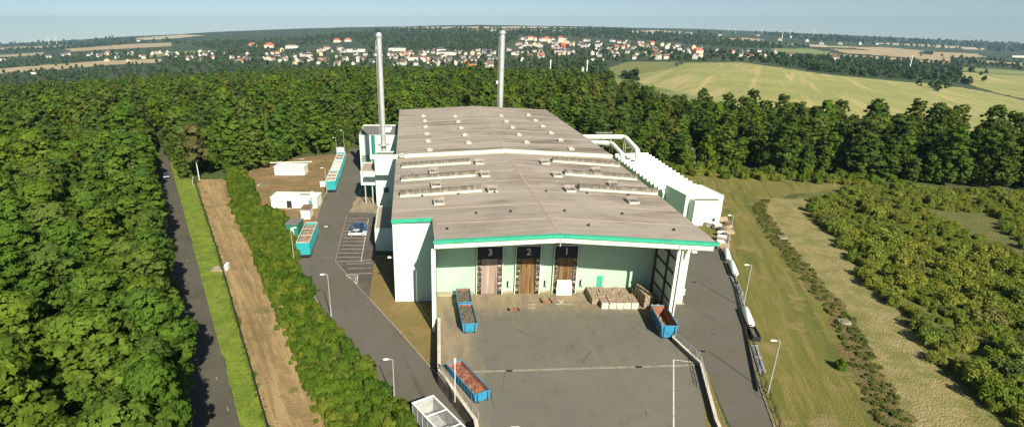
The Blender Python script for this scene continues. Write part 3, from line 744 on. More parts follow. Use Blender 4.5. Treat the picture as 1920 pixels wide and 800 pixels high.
# three loading doors
def loading_door(num, x0, x1, curtain):
    y = min(by(x0), by(x1))
    t = thing('loading_door', None, None); t.parent = hall; t.location = (0, 0, 0)
    del_keys = [k for k in list(t.keys())]
    for k in del_keys: del t[k]
    xc = (x0+x1)/2; ow = 1.45
    def pp(b, n): return part(b, n, t)
    b = MB(); b.box(x0, x1, y-.3, y, 6.9, 9.25, M['black_panel']); pp(b, 'number_panel')
    b = MB(); b.box(xc-ow, xc+ow, y-.12, y-.02, .06, 6.9, curtain)
    for i in range(9):
        xx = xc-ow+i*2*ow/9; b.box(xx+.02, xx+2*ow/9-.03, y-.16-.03*(i % 2), y-.12, .1, 6.85, curtain)
    pp(b, 'strip_curtain')
    for sx in (-1, 1):
        b = MB(); e = x0 if sx < 0 else x1
        a_, c_ = sorted((xc+sx*ow, e-sx*.12))
        b.box(a_, c_, y-.28, y, .06, 6.9, M['black_panel'])
        zq = .5
        while zq < 6.4:
            b.add([(a_, y-.285, zq), (c_, y-.285, zq+.25), (c_, y-.5, zq+.75), (a_, y-.5, zq+.6), (a_, y-.285, zq+.95), (c_, y-.285, zq+1.0)],
                  [(0, 1, 2, 3), (3, 2, 5, 4), (0, 3, 4), (1, 5, 2)], M['pad'])
            zq += 1.08
        pp(b, 'dock_pad')
        b = MB(); a_, c_ = sorted((e, e-sx*.12)); b.box(a_, c_, y-.55, y, .05, 9.3, M['cream']); pp(b, 'guide_rail')
    b = MB(); b.box(x0, x1, y-.5, y, 9.25, 9.5, M['galv']); b.box(x0-.15, x1+.15, y-.35, y, 9.75, 11.2, M['black_panel']); pp(b, 'head_frame')
    fc = bpy.data.curves.new('digit', 'FONT'); fc.body = num; fc.size = 1.75; fc.extrude = .02; fc.align_x = 'CENTER'; fc.align_y = 'CENTER'; fc.offset = .035
    fo = bpy.data.objects.new('digit', fc); COL.objects.link(fo)
    me = bpy.data.meshes.new_from_object(fo); bpy.data.objects.remove(fo)
    me.materials.clear(); me.materials.append(M['galv'])
    d = bpy.data.objects.new('digit', me); COL.objects.link(d)
    panel = next(c for c in t.children if c.name.startswith('number_panel'))
    d.parent = panel; d.rotation_euler = (math.pi/2, 0, 0); d.location = (xc+.05, y-.33, 8.1)
    return t
loading_door('3', 4.1, 8.8, M['curtain_grey'])
loading_door('2', 11.0, 15.5, M['curtain_brown'])
loading_door('1', 17.8, 22.1, M['curtain_brown'])

M['vent'] = layered('weathered_vent', (.5, .48, .42), [((.36, .33, .28), 1.3, .48, .66)], .7)
# roof vents and skylights
def on_roof(px, py, rear=False, dz=0):
    z = 14.5
    for _ in range(6):
        X, Y = at(px, py, z); z = zroof(X, Y, rear)+dz
    return (X, Y, z)
def zz2(x, y): return (720+x*.2875, 190+y*.2875)
first = None
rv = [(258, 92), (465, 95), (765, 92), (942, 85), (267, 125), (484, 130), (798, 128), (987, 120), (272, 163), (504, 170), (838, 168), (1034, 159),
      (280, 209), (527, 216), (881, 214), (1088, 202), (289, 257), (552, 267), (930, 264), (1150, 250), (298, 314), (1220, 307), (118, 348)]
for i, (x, y) in enumerate(rv):
    X, Y, z = on_roof(*zz2(x, y+8), True)
    if first is None:
        b = MB(); b.box(-.65, .65, -.65, .65, -.3, .3, M['vent']); b.box(-.8, .8, -.8, .8, .3, .4, M['vent']); b.box(-.3, .3, .35, .7, .4, .6, M['vent'])
        first = b.build('roof_vent', hall); o = first
    else:
        o = first.copy(); COL.objects.link(o); o.parent = hall
    o.location = Vector((X, Y, z))-hall_o; o.rotation_euler = (0, 0, .07)
first = None
fv = [(622, 398), (1050, 398), (325, 458), (1388, 455), (660, 478), (1130, 480), (340, 548), (1497, 545), (708, 578), (1215, 577), (360, 658), (1622, 652)]
for x, y in fv:
    X, Y, z = on_roof(*zz2(x, y+8))
    if first is None:
        b = MB(); b.box(-.95, .95, -1.0, .9, -.4, .38, M['vent'])
        b.box(-.8, .8, -.85, .8, .38, .45, M['skylight'])
        b.add([(-1.05, .9, .42), (1.05, .9, .42), (1.05, 1.1, 1.0), (-1.05, 1.1, 1.0), (-1.05, 1.0, .42), (1.05, 1.0, .42), (1.05, 1.2, 1.0), (-1.05, 1.2, 1.0)],
              [(0, 1, 2, 3), (5, 4, 7, 6), (3, 2, 6, 7), (0, 3, 7, 4), (1, 5, 6, 2)], M['skylight'])
        b.box(-1.05, -.9, -.9, .9, .42, .65, M['galv'])
        first = b.build('smoke_hatch', hall); o = first
    else:
        o = first.copy(); COL.objects.link(o); o.parent = hall
    o.location = Vector((X, Y, z))-hall_o; o.rotation_euler = (0, 0, .07)
for a_, c_ in (((115, 435), (565, 405)), ((112, 522), (600, 488)), ((105, 625), (638, 588)), ((1100, 395), (1535, 428)), ((1180, 480), (1648, 515)), ((1275, 580), (1785, 610))):
    p, q = Vector(on_roof(*zz2(*a_))), Vector(on_roof(*zz2(*c_)))
    d = q-p; Ln = d.length; ex = d.normalized(); ey = Vector((0, 0, 1)).cross(ex).normalized(); ez = ex.cross(ey)
    w = 3.0
    def W(u, v, h): return tuple(p+ex*u+ey*v+ez*h)
    b = MB()
    vs = [W(0, 0, -.1), W(Ln, 0, -.1), W(Ln, w, -.1), W(0, w, -.1), W(0, 0, .38), W(Ln, 0, .38), W(Ln, w, .38), W(0, w, .38)]
    b.add(vs, [(0, 1, 5, 4), (1, 2, 6, 5), (2, 3, 7, 6), (3, 0, 4, 7)], M['cream'])
    o = part(b, 'skylight')
    b = MB(); n = 8; seg = max(8, int(Ln/1.3))
    for s in range(seg):
        u0, u1 = s*Ln/seg+.05, (s+1)*Ln/seg-.05
        vs = []
        for k in range(n+1):
            tt = math.pi*k/n; v = w/2-math.cos(tt)*(w/2-.12); h = .39+math.sin(tt)*.5
            vs += [W(u0, v, h), W(u1, v, h)]
        b.add(vs, [(2*k, 2*k+1, 2*k+3, 2*k+2) for k in range(n)], M['skylight'], True)
        vs = []
        for k in range(n+1):
            tt = math.pi*k/n; v = w/2-math.cos(tt)*(w/2-.08); h = .40+math.sin(tt)*.54
            vs += [W(u1, v, h), W(u1+.1, v, h)]
        b.add(vs, [(2*k, 2*k+1, 2*k+3, 2*k+2) for k in range(n)], M['tan_roof'])
    vs = [W(0, w/2-math.cos(math.pi*k/n)*(w/2-.1), .39+math.sin(math.pi*k/n)*.5) for k in range(n+1)]
    b.add(vs, [tuple(range(n+1))], M['skylight']); b.add([Vector(v)+ex*Ln for v in vs], [tuple(range(n+1))[::-1]], M['skylight'])
    v_ = b.build('glazing_vault'); v_.parent = o
# ------------------------------------------------------------ annexes left
def block(t, name, x0, x1, y0, y1, z0, z1, wallm, roofm, par=.35, skew=-.0725):
    """walls with a parapet and a sunk roof, edges run with the hall"""
    def S(x, y): return (x+(y-y0)*skew, y)
    b = MB(); b.prism([S(x0, y0), S(x1, y0), S(x1, y1), S(x0, y1)], z0, z1-par, wallm, True); part(b, name, t)
    b = MB(); e = .25
    for q in ([(x0, y0), (x1, y0), (x1, y0+e), (x0, y0+e)], [(x0, y1-e), (x1, y1-e), (x1, y1), (x0, y1)], [(x0, y0+e), (x0+e, y0+e), (x0+e, y1-e), (x0, y1-e)], [(x1-e, y0+e), (x1, y0+e), (x1, y1-e), (x1-e, y1-e)]):
        b.prism([S(*p) for p in q], z1-par-.01, z1, wallm)
    part(b, 'parapet', t)
    b = MB(); b.prism([S(x0+e, y0+e), S(x1-e, y0+e), S(x1-e, y1-e), S(x0+e, y1-e)], z1-par+.004, z1-par+.06, roofm); part(b, 'roof', t)
ta = thing('boiler_house', 'white block with dark grey roof and green stripe behind the left chimney', 'building', (-25, 198, -2))
ya1 = at(680, 235, 10.4)[1]
block(ta, 'walls', -31.1, xl(198)-.3, 197.7, ya1, -2.2, 10.6, M['mint_pale'], M['grey_roof'])
b = MB(); xg = atY(697, 197.6, 5), atY(704, 197.6, 5); b.box(xg[0], xg[1], 197.5, 197.75, -1.9, 10.55, M['dark_green']); part(b, 'green_stripe', ta)
b = MB(); zl_, zh_ = z_at(0, 197.6, 304), z_at(0, 197.6, 291)
b.box(atY(678, 197.6, 5), atY(696, 197.6, 5), 197.55, 197.75, zl_, zh_, M['dark_green'])
for i in range(4): b.box(atY(678, 197.6, 5)+.1, atY(696, 197.6, 5)-.1, 197.45, 197.6, zl_+.2+i*(zh_-zl_)/4.2, zl_+.45+i*(zh_-zl_)/4.2, M['galv'])
part(b, 'louvre_window', ta)
b = MB(); b.box(-24, -21.5, 205, 206.6, 10.2, 10.9, M['white_paint']); b.box(-24, -21.5, 210, 211.6, 10.2, 10.9, M['white_paint']); part(b, 'roof_lights', ta)
tb = thing('chimney_house', 'tall white block with dark window in front of the left chimney', 'building', (-17, 160, -2))
block(tb, 'walls', -21.3, xl(160)-.25, 159.5, 168.5, -2.2, 11.3, M['mint_pale'], M['grey_roof'])
b = MB(); b.box(atY(719, 159.4, 2), atY(729, 159.4, 2), 159.4, 159.6, z_at(0, 159.4, 361), z_at(0, 159.4, 351), M['dark_green'])
b.box(atY(719, 159.4, 2)+.2, atY(729, 159.4, 2)-.2, 159.34, 159.45, z_at(0, 159.4, 359), z_at(0, 159.4, 353), M['window']); part(b, 'window', tb)
zc0, zc1 = z_at(0, 160.5, 347), z_at(0, 160.5, 321)
tcb = thing('overhanging_block', 'white overhanging block with tan flat roof above a dark gateway', 'building', (-23, 161, zc0))
yc1 = at(690, 304, zc1)[1]
block(tcb, 'walls', atY(677, 160.5, 4), -21.35, 160.5, yc1, zc0, zc1, M['mint_pale'], M['tan_roof'], .25)
b = MB(); b.box(-24.6, -24.3, 161, 161.3, -2, zc0, M['galv']); part(b, 'post', tcb)
b = MB(); b.box(-22.6, -22.3, 160.8, 161.1, -2, zc0, M['galv']); part(b, 'post', tcb)
b = MB(); b.box(-27.2, -21.4, yc1-.6, yc1-.4, -2, zc0, M['dark_green']); part(b, 'gateway', tcb)
b = MB(); b.box(-23.9, -22.9, yc1-.9, yc1-.65, -1.9, .4, M['teal']); part(b, 'door', tcb)
tdb = thing('low_annex', 'low white annex with tan flat roof beside the car park', 'building', (-15, 125, -2))
yd1 = at(715, 386, 3.2)[1]
block(tdb, 'walls', -17.4, xl(125)-.3, 124.5, yd1, -2.2, 3.3, M['mint_pale'], M['tan_roof'], .25)

# chimneys
def chimney(name, lab, X, Y, z0, ytop, r, plat=None):
    ztop = z_at(X, Y, ytop)
    t = thing(name, lab, 'chimney', (X, Y, z0))
    H = ztop-z0
    b = MB(); n = 9
    b.tube([(0, 0, 0), (0, 0, H*.33)], r*1.03, M['steel'], 20); b.tube([(0, 0, H*.33), (0, 0, H-1.2)], r, M['steel'], 20)
    for k in range(1, n): b.tube([(0, 0, H*k/n-.08), (0, 0, H*k/n+.08)], r*1.06, M['steel'], 20)
    b.build('shaft', t)
    b = MB(); b.tube([(0, 0, H-1.3), (0, 0, H-1.15), (0, 0, H-.5), (0, 0, H)], [r*1.03, r*1.28, r*1.25, r*.95], M['steel'], 20); b.build('cap', t)
    b = MB(); b.tube([(-r-.25, 0, 8), (-r-.25, 0, H-2)], .04, M['galv'], 5); b.tube([(-r-.25, .4, 8), (-r-.25, .4, H-2)], .04, M['galv'], 5)
    for k in range(int((H-10)/.9)): b.tube([(-r-.25, 0, 8.3+k*.9), (-r-.25, .4, 8.3+k*.9)], .025, M['galv'], 4)
    b.build('ladder', t)
    if plat:
        b = MB(); b.tube([(0, 0, plat), (0, 0, plat+.12)], r+1.1, M['galv'], 16)
        for k in range(10):
            a = 2*math.pi*k/10; b.tube([((r+1)*math.cos(a), (r+1)*math.sin(a), plat), ((r+1)*math.cos(a), (r+1)*math.sin(a), plat+1.1)], .03, M['galv'], 4)
        ring = [((r+1)*math.cos(2*math.pi*k/16), (r+1)*math.sin(2*math.pi*k/16), plat+1.1) for k in range(17)]
        b.tube(ring, .035, M['galv'], 4); b.build('platform', t)
    return t
Yc = 172; zbase = z_at(0, Yc, 287)
chimney('chimney', 'left slim stainless steel chimney with platform, rising behind the white block', atY(720, Yc, zbase), Yc, -2, 62, .72, z_at(0, Yc, 272)+2)
c2 = (atY(938, 236, 14), 236)
chimney('chimney', 'right pale stainless steel chimney behind the far end of the roof', c2[0], c2[1], -1, 58, 1.0, None)
b = MB(); b.box(-1.9, -1.1, -.3, .3, 24, 25.2, M['galv']); o = b.build('bracket', [c for c in bpy.data.objects if c.name == 'chimney.001'][0])

# ------------------------------------------------------------ right side: filter house, ducts, annex
ZF = 4.8
fl, fr, nl, nr = at(1150, 292, ZF), at(1211, 290, ZF), at(1243, 363, ZF), at(1316, 360, ZF)
tf = thing('filter_house', 'long low house with white sawtooth roof ribs along the right side of the hall', 'building', (nl[0], nl[1], 0))
b = MB(); b.prism([nl, nr, fr, fl], -.3, ZF-.05, M['mint']); part(b, 'walls', tf)
b = MB(); b.prism([nl, nr, fr, fl], ZF-.04, ZF+.02, M['retaining']); part(b, 'roof', tf)
NF = 15
for k in range(NF):
    t0, t1 = k/NF, (k+.86)/NF; tm = t0+(t1-t0)*.35
    def lp(a, c, t): return (a[0]*(1-t)+c[0]*t, a[1]*(1-t)+c[1]*t)
    A0, A1, Am = lp(nl, fl, t0), lp(nl, fl, t1), lp(nl, fl, tm); B0, B1, Bm = lp(nr, fr, t0), lp(nr, fr, t1), lp(nr, fr, tm)
    b = MB(); hh = 1.1
    b.add([(*A0, ZF), (*Am, ZF+hh), (*A1, ZF), (*B0, ZF), (*Bm, ZF+hh), (*B1, ZF)], [(0, 3, 4, 1), (1, 4, 5, 2), (0, 1, 2), (3, 5, 4)], M['white_wall'])
    part(b, 'roof_rib', tf)
# ducts with frames
ZD = 10.5
Yd = at(1130, 256, ZD)[1]
def duct(lab, pts, r):
    b = MB(); P = [Vector(p) for p in pts]
    # rounded elbows
    out = [P[0]]
    for i in range(1, len(P)-1):
        a = P[i]+(P[i-1]-P[i]).normalized()*r*1.6; c = P[i]+(P[i+1]-P[i]).normalized()*r*1.6
        for t in (0, .33, .66, 1): out.append(a.lerp(P[i], t).lerp(P[i].lerp(c, t), t))
    out.append(P[-1]); b.tube([tuple(p) for p in out], r, M['pale_duct'], 14)
    for i in range(0, len(P)-1):
        d = P[i+1]-P[i]; k = int(d.length/3.2)
        for j in range(1, k):
            p = P[i]+d*(j/k); u = d.normalized()*.07; b.tube([tuple(p-u), tuple(p+u)], r*1.08, M['galv'], 14)
    o = b.build('air_duct'); tag(o, lab, 'duct'); return o
e1 = A3(1172, 257, ZD); e2 = A3(1196, 283, 9.0)
duct('outer pale air duct bending down to the sawtooth roof', [(A3(1080, 257, ZD)), e1, e2, (e2[0], e2[1]-.5, 6.5)], .78)
e3 = A3(1147, 268, 9.6); e4 = A3(1167, 290, 8.3)
duct('inner pale air duct, shorter, bending down beside the hall roof', [A3(1095, 266, 9.6), e3, e4, (e4[0], e4[1]-.5, 6.3)], .66)
t = thing('duct_frame', 'pale steel support frame with railing beneath the two air ducts', 'frame', (e1[0]-6, e1[1]-4, 0))
b = MB()
for px, py, z in ((1116, 262, 12), (1130, 262, 12), (1143, 262, 12.5), (1172, 262, 10), (1168, 266, 9.5), (1183, 280, 8)):
    X, Y = at(px, py, z-2); b.tube([(X, Y-1.3, -1), (X, Y-1.3, z-1.2)], .13, M['galv'], 6)
part(b, 'posts', t)
b = MB()
for z in (11.9, 12.5):
    a_, c_ = A3(1114, 262, 10), A3(1145, 262, 10); b.tube([(a_[0], a_[1]-1.4, z), (c_[0], c_[1]-1.4, z)], .07, M['galv'], 5)
a_, c_ = A3(1113, 270, 8.4), A3(1145, 272, 8.4); b.tube([a_, c_], .25, M['pale_duct'], 6)
b.tube([A3(1172, 276, 7), A3(1185, 277, 7)], .1, M['galv'], 5)
part(b, 'railing', t)
# annex right
tr = thing('service_annex', 'two joined white annex blocks, one flat roof grey, one white, right of the hall', 'building', (58, 136, 0))
ZA, ZB2 = 6.1, 6.9
fa = [at(1304, 377, ZA), at(1358, 379, ZA)]
yA = fa[0][1]; ya2 = at(1300, 366, ZA)[1]
block(tr, 'lower_walls', fa[0][0], fa[1][0], yA, ya2, -.2, ZA, M['white_wall'], M['grey_roof'], .12, -.15)
pB = at(1287, 366, ZB2); pB2 = at(1361, 368, ZB2); yb2 = at(1300, 346.5, ZB2)[1]
block(tr, 'upper_walls', pB[0], pB2[0], pB[1]+.05, yb2, -.2, ZB2, M['mint_pale'], M['white_wall'], .12, -.17)
X0 = fa[0][0]
b = MB(); b.box(fa[0][0]+4.7, fa[0][0]+5.4, yA-.05, yA+.05, .9, 1.9, M['window']); part(b, 'window', tr)
b = MB(); b.box(X0+3, X0+5, yA+3, yA+5, ZA-.06, ZA+.12, M['dark']); part(b, 'roof_hatch', tr)

# ------------------------------------------------------------ lamps
def make_lamp(H):
    t = thing('street_lamp', 'x', 'street lamp')
    b = MB(); b.tube([(0, 0, 0), (0, 0, 1.0)], .12, M['galv'], 8); b.tube([(0, 0, 1.0), (0, 0, H-.1)], [.09, .055], M['galv'], 8); b.build('pole', t)
    b = MB(); b.tube([(0, 0, H-.15), (-.35, 0, H+.02), (-.8, 0, H+.05)], .04, M['galv'], 6); b.build('arm', t)
    b = MB(); vs = []
    for x, w, h in ((-.5, .09, .04), (-.7, .15, .09), (-1.05, .16, .1), (-1.25, .09, .05)):
        vs += [(x, -w, H), (x, w, H), (x, w*.7, H+h*1.5), (x, -w*.7, H+h*1.5)]
    fs = [(0, 1, 2, 3), (15, 14, 13, 12)]
    for i in range(3):
        for k in range(4): fs.append((4*i+k, 4*i+4+k, 4*i+4+(k+1) % 4, 4*i+(k+1) % 4))
    b.add(vs, fs, M['white_paint']); b.build('lamp_head', t)
    return t
lamp0 = make_lamp(8.0)
lamps = [(1439.4, 737, 0, 0, 'tall street lamp in the lawn edge nearest the bottom right'),
         (1393, 577, 0, 0, 'street lamp beside the white tanks along the service road'),
         (1363, 470.6, 0, 0, 'street lamp beside the scrap heap by the service annex'),
         (621, 592.5, ZL, 0.2, 'street lamp at the hedge below the car park'),
         (740, 757, ZL, 0.1, 'street lamp at the hedge nearest the white open trailer'),
         (552, 494, ZL, math.pi, 'street lamp behind the large teal trailer by small shed'),
         (646, 283, ZL, 0.4, 'farthest street lamp on the left, at the end of the trailer row'),
         (632, 294, ZL, 0.4, 'street lamp beside the pale cabinet behind the trailer row'),
         (613, 362, ZL, 0.3, 'street lamp at the near end of the trailer row'),
         (583, 400, ZL, 3.0, 'street lamp rising in front of the white flat-roofed building')]
for i, (x, y, z, rz, lab) in enumerate(lamps):
    X, Y = at(x, y, z)
    if i == 0: lamp0.location = (X, Y, z); lamp0['label'] = lab; lamp0['group'] = 'street lamps'
    else:
        s = {4: .88, 8: .95, 9: .75, 7: .9}.get(i, 1.0)
        dup(lamp0, (X, Y, z), rz, lab, 'street lamps', (1, 1, s))
# floodlights on the walls
for lab, X, Y, Z, rz in (('white floodlight on a bracket at the front-left wall of the wing', xl(101)-.6, 101, z_at(0, 101, 482), 0), ('white wall lamp high on the pier right of the bay', 40.6, 93.6, z_at(0, 93.6, 472), math.pi)):
    t = thing('wall_lamp', lab, 'wall lamp', (X, Y, Z), rz); b = MB(); b.box(-.45, .35, -.2, .2, -.12, .12, M['white_paint']); b.build('lamp_head', t)
    b = MB(); b.tube([(.3, 0, 0), (.85, 0, 0)], .05, M['galv'], 6); b.build('bracket', t)

# ------------------------------------------------------------ yard walls, railings
def railing(name, lab, pts, z, h=1.05, step=2.0, mat=None, group=None):
    mat = mat or M['galv']
    t = thing(name, lab, 'railing', (pts[0][0], pts[0][1], z), 0, group)
    P = [Vector((p[0], p[1], 0))-Vector((pts[0][0], pts[0][1], 0)) for p in pts]
    for i in range(len(P)-1):
        d = P[i+1]-P[i]; k = max(1, int(d.length/step))
        for j in range(k+(1 if i == len(P)-2 else 0)):
            p = P[i]+d*(j/k); b = MB(); b.tube([(p.x, p.y, 0), (p.x, p.y, h)], .045, mat, 5); b.build('post', t)
    b = MB()
    for zz_ in (h, h*.55): b.tube([(p.x, p.y, zz_) for p in P], .04, mat, 5)
    b.build('rail', t)
    return t
wl = [(-2.35, 86.8), (-2.0, 72), (2.75, 60.5), (5.7, 20)]
b = MB(); strip_mesh(b, wl[:2], .35, -2.2, .75, M['retaining']); strip_mesh(b, wl[1:], .4, -2.2, .35, M['retaining'])
tw = thing('yard_wall', 'left retaining wall of the loading yard with pale coping', 'wall', (wl[0][0], wl[0][1], 0)); part(b, 'wall', tw)
b = MB(); strip_mesh(b, wl[:2], .5, .755, .85, M['wall_cap']); strip_mesh(b, wl[1:], .5, .355, .45, M['wall_cap']); part(b, 'coping', tw)
railing('railing', 'thin white railing along the wall behind the rusty-floored container', [(-1.6, 71.5), (3.1, 60.6)], .45, 1.0, 1.6)
wr = [(36.0, 86.6), (34.2, 79.8), (35.75, 72.9), (33.3, 60), (30.2, 20)]
tw2 = thing('yard_wall', 'right low wall of the loading yard with pale coping along service road', 'wall', (wr[0][0], wr[0][1], 0))
wr = [(36.0, 86.6), (33.9, 80.4), (35.3, 73.0), (32.2, 60), (28, 20)]
b = MB(); strip_mesh(b, wr, .3, 0.0, .7, M['retaining']); part(b, 'wall', tw2)
b = MB(); strip_mesh(b, wr, .42, .705, .8, M['wall_cap']); part(b, 'coping', tw2)
railing('railing', 'short railing at the bend of the right yard wall', [(35.4, 74.5), (35.2, 73.0), (33.6, 66.5)], .8, 1.0, 1.4)
railing('railing', 'thin railing with leaning posts beside the blue open container', [(35.9, 85), (34.2, 80.4), (35.3, 75)], .8, .8, 1.7)
tp = thing('marker_pole', 'slim white pole on the left yard wall beside the rusty-floored container', 'pole', (at(853, 742, .4)[0], at(853, 742, .4)[1], .4))
b = MB(); b.tube([(0, 0, -.9), (0, 0, 5.2)], .05, M['white_paint'], 6); b.build('pole', tp); b = MB(); b.box(-.12, .12, -.1, .1, 5.2, 5.7, M['white_paint']); b.build('lamp_head', tp)
# cone-like sign post right of the pier
X, Y = at(1277, 568, 0)
ts = thing('sign_post', 'small post with two round white signs beside the pier', 'sign', (X, Y, 0))
b = MB(); b.tube([(0, 0, 0), (0, 0, 2.7)], .05, M['galv'], 6); b.build('pole', ts)
for z in (1.9, 2.55):
    b = MB(); b.tube([(0, -.08, z), (0, -.12, z)], .36, M['white_paint'], 14); b.build('sign', ts)
b = MB(); b.box(-.9, .4, -.6, .5, .03, .15, M['concrete']); b.build('footing', ts)

# fence along the brown strip
t = thing('chain_fence', 'long dark green wire fence between the grass verge and the mown strip', 'fence', (fence_line[0][0], fence_line[0][1], ZL))
P = [Vector(p) for p in fence_line]; bp = MB(); bw = MB(); cnt = 0
for i in range(len(P)-1):
    d = P[i+1]-P[i]; k = int(d.length/3.0)
    for j in range(k):
        p = P[i]+d*(j/k); q = P[i]+d*((j+1)/k)
        if 5 < i*100+j < 300 and cnt < 70:
            b = MB(); b.tube([(p.x, p.y, ZL), (p.x, p.y, ZL+1.5)], .05, M['wire'], 5); part(b, 'post', t); cnt += 1
        for z in np.arange(.15, 1.45, .16): bw.tube([(p.x, p.y, ZL+z), (q.x, q.y, ZL+z)], .022, M['wire'], 3, False)
        for s in range(12):
            w_ = p.lerp(q, s/12); bw.tube([(w_.x, w_.y, ZL+.1), (w_.x, w_.y, ZL+1.42)], .02, M['wire'], 3, False)
part(bw, 'wire_panel', t)
X, Y = at(363, 345, ZL); b = MB()
t = thing('gate_panel', 'white panel at the far end of the fence by the forest road', 'gate', (X, Y, ZL)); b.box(-1.9, 1.9, -.05, .05, .2, 1.9, M['white_paint'], 1.9); b.build('panel', t)
b = MB(); b.box(-2.0, -1.9, -.08, .08, 0, 2.0, M['galv'], 1.9); b.box(1.9, 2.0, -.08, .08, 0, 2.0, M['galv'], 1.9); b.build('frame', t)
X, Y = at(416, 503, ZL)
t = thing('fence_cabinet', 'concrete slab with small pale cabinet by the middle of the fence', 'cabinet', (X, Y, ZL))
b = MB(); b.box(-1.8, .9, -1.6, 1.1, 0, .12, M['concrete']); b.build('slab', t); b = MB(); b.box(1.0, 1.5, -.9, .5, 0, 1.2, M['white_paint']); b.build('cabinet', t)
for i, (x, y) in enumerate(((335, 765), (352, 778), (340, 795), (322, 782))):
    X, Y = at(x, y, ZL); b = MB(); b.tube([(0, 0, 0), (.05, 0, 2.2)], .06, M['bark'], 6)
    o = b.build('fence_post', None, (X, Y, ZL)); tag(o, 'thin grey post under the roadside trees at bottom left', 'post', 'posts under the roadside trees')

# ------------------------------------------------------------ containers
def rolloff(name, lab, p0, p1, w, h, mat, load=None, loadm=None, inner=None, flare=.18, z=.04, divider=None, stripes=True):
    """open container whose near end is at p0 and far end at p1"""
    P, Q = Vector(p0), Vector(p1); d = Q-P; Ln = d.length; rz = math.atan2(d.y, d.x)-math.pi/2
    t = thing(name, lab, 'container', (P.x, P.y, z), rz)
    inner = inner or M['rust']; wb = w/2-flare; wt = w/2; th = .09
    def shell(b, z0, mat_o, mat_i):
        o = [(-wb, 0, z0), (wb, 0, z0), (wb, Ln, z0), (-wb, Ln, z0), (-wt, 0, h), (wt, 0, h), (wt, Ln, h), (-wt, Ln, h)]
        b.add(o, [(3, 2, 1, 0), (0, 1, 5, 4), (1, 2, 6, 5), (2, 3, 7, 6), (3, 0, 4, 7)], mat_o)
        i = [(-wb+th, th, z0+.12), (wb-th, th, z0+.12), (wb-th, Ln-th, z0+.12), (-wb+th, Ln-th, z0+.12), (-wt+th, th, h), (wt-th, th, h), (wt-th, Ln-th, h), (-wt+th, Ln-th, h)]
        b.add(i, [(0, 1, 2, 3), (0, 4, 5, 1), (1, 5, 6, 2), (2, 6, 7, 3), (3, 7, 4, 0)], mat_i)
        k = len(b.v)
        b.add([o[4], o[5], o[6], o[7], i[4], i[5], i[6], i[7]], [(0, 1, 5, 4), (1, 2, 6, 5), (2, 3, 7, 6), (3, 0, 4, 7)], mat_o)
    b = MB(); shell(b, .25, mat, inner); b.build('body', t)
    b = MB()
    n = max(3, int(Ln/.9))
    for i in range(1, n):
        y = Ln*i/n
        for s in (-1, 1):
            b.add([(s*(wb+.0), y-.05, .25), (s*(wb+.08), y-.05, .25), (s*(wt+.07), y-.05, h-.12), (s*wt, y-.05, h-.12), (s*(wb), y+.05, .25), (s*(wb+.08), y+.05, .25), (s*(wt+.07), y+.05, h-.12), (s*wt, y+.05, h-.12)],
                  [(0, 1, 2, 3), (7, 6, 5, 4), (1, 5, 6, 2)], mat)
    for s in (-1, 1): b.tube([(s*wt, -.02, h), (s*wt, Ln+.02, h)], .07, mat, 6)
    b.tube([(-wt, 0, h), (wt, 0, h)], .07, mat, 6); b.tube([(-wt, Ln, h), (wt, Ln, h)], .07, mat, 6)
    b.build('ribs', t)
    if stripes:
        b = MB()
        for s in (-.32, .32): b.box(s*w-.05, s*w+.05, -.1, -.02, .1, h-.1, M['dark'])
        b.build('door_bars', t)
    b = MB()
    for s in (-1, 1): b.box(s*.5-.07, s*.5+.07, .1, Ln-.1, .0, .25, M['dark'])
    for y in (.3, Ln-.5):
        for s in (-1, 1): b.tube([(s*.8-.12, y, .16), (s*.8+.12, y, .16)], .16, M['dark'], 8)
    b.build('skids', t)
    if load:
        nx, ny = 9, max(8, int(Ln*2)); vs = []; rr = random.Random(hash(name) % 99+int(Ln*10))
        for j in range(ny+1):
            for i in range(nx+1):
                x = (-wt+th)+(2*wt-2*th)*i/nx; y = th+(Ln-2*th)*j/ny
                e = min(1, min(i, nx-i)/2+.2)*min(1, min(j, ny-j)/2+.3)
                vs.append((x, y, load+rr.uniform(-.12, .14)+.22*e))
        b = MB(); b.add(vs, [(j*(nx+1)+i, j*(nx+1)+i+1, (j+1)*(nx+1)+i+1, (j+1)*(nx+1)+i) for j in range(ny) for i in range(nx)], loadm)
        b.build('load', t)
    if divider:
        b = MB(); b.box(-wt, wt, Ln*divider-.06, Ln*divider+.06, .4, h, M['white_paint']); b.build('divider', t)
    return t
rolloff('roll_off_container', 'light blue open container full of scrap, in front of its twin by door 3', (2.6, 83.0), (2.0, 90.0), 2.4, 1.7, M['blue'], 1.25, M['scrapload'])
rolloff('roll_off_container', 'open container full of scrap, farther from the camera, next to loading door 3', (1.9, 90.3), (1.7, 95.8), 2.4, 1.9, M['blue'], 1.5, M['scrapload'])
rolloff('roll_off_container', 'empty deep blue container with rusty inside beside the right yard post', (33.4, 81.2), (33.9, 88.3), 2.5, 2.3, M['blue'], .45, M['tanload'], M['rust'], .3)
rolloff('roll_off_container', 'blue container with flat rusty load parked slantwise by the left railing', (3.75, 64.7), (.1, 72.0), 2.4, 1.5, M['blue'], .85, M['rust'], M['rust'])
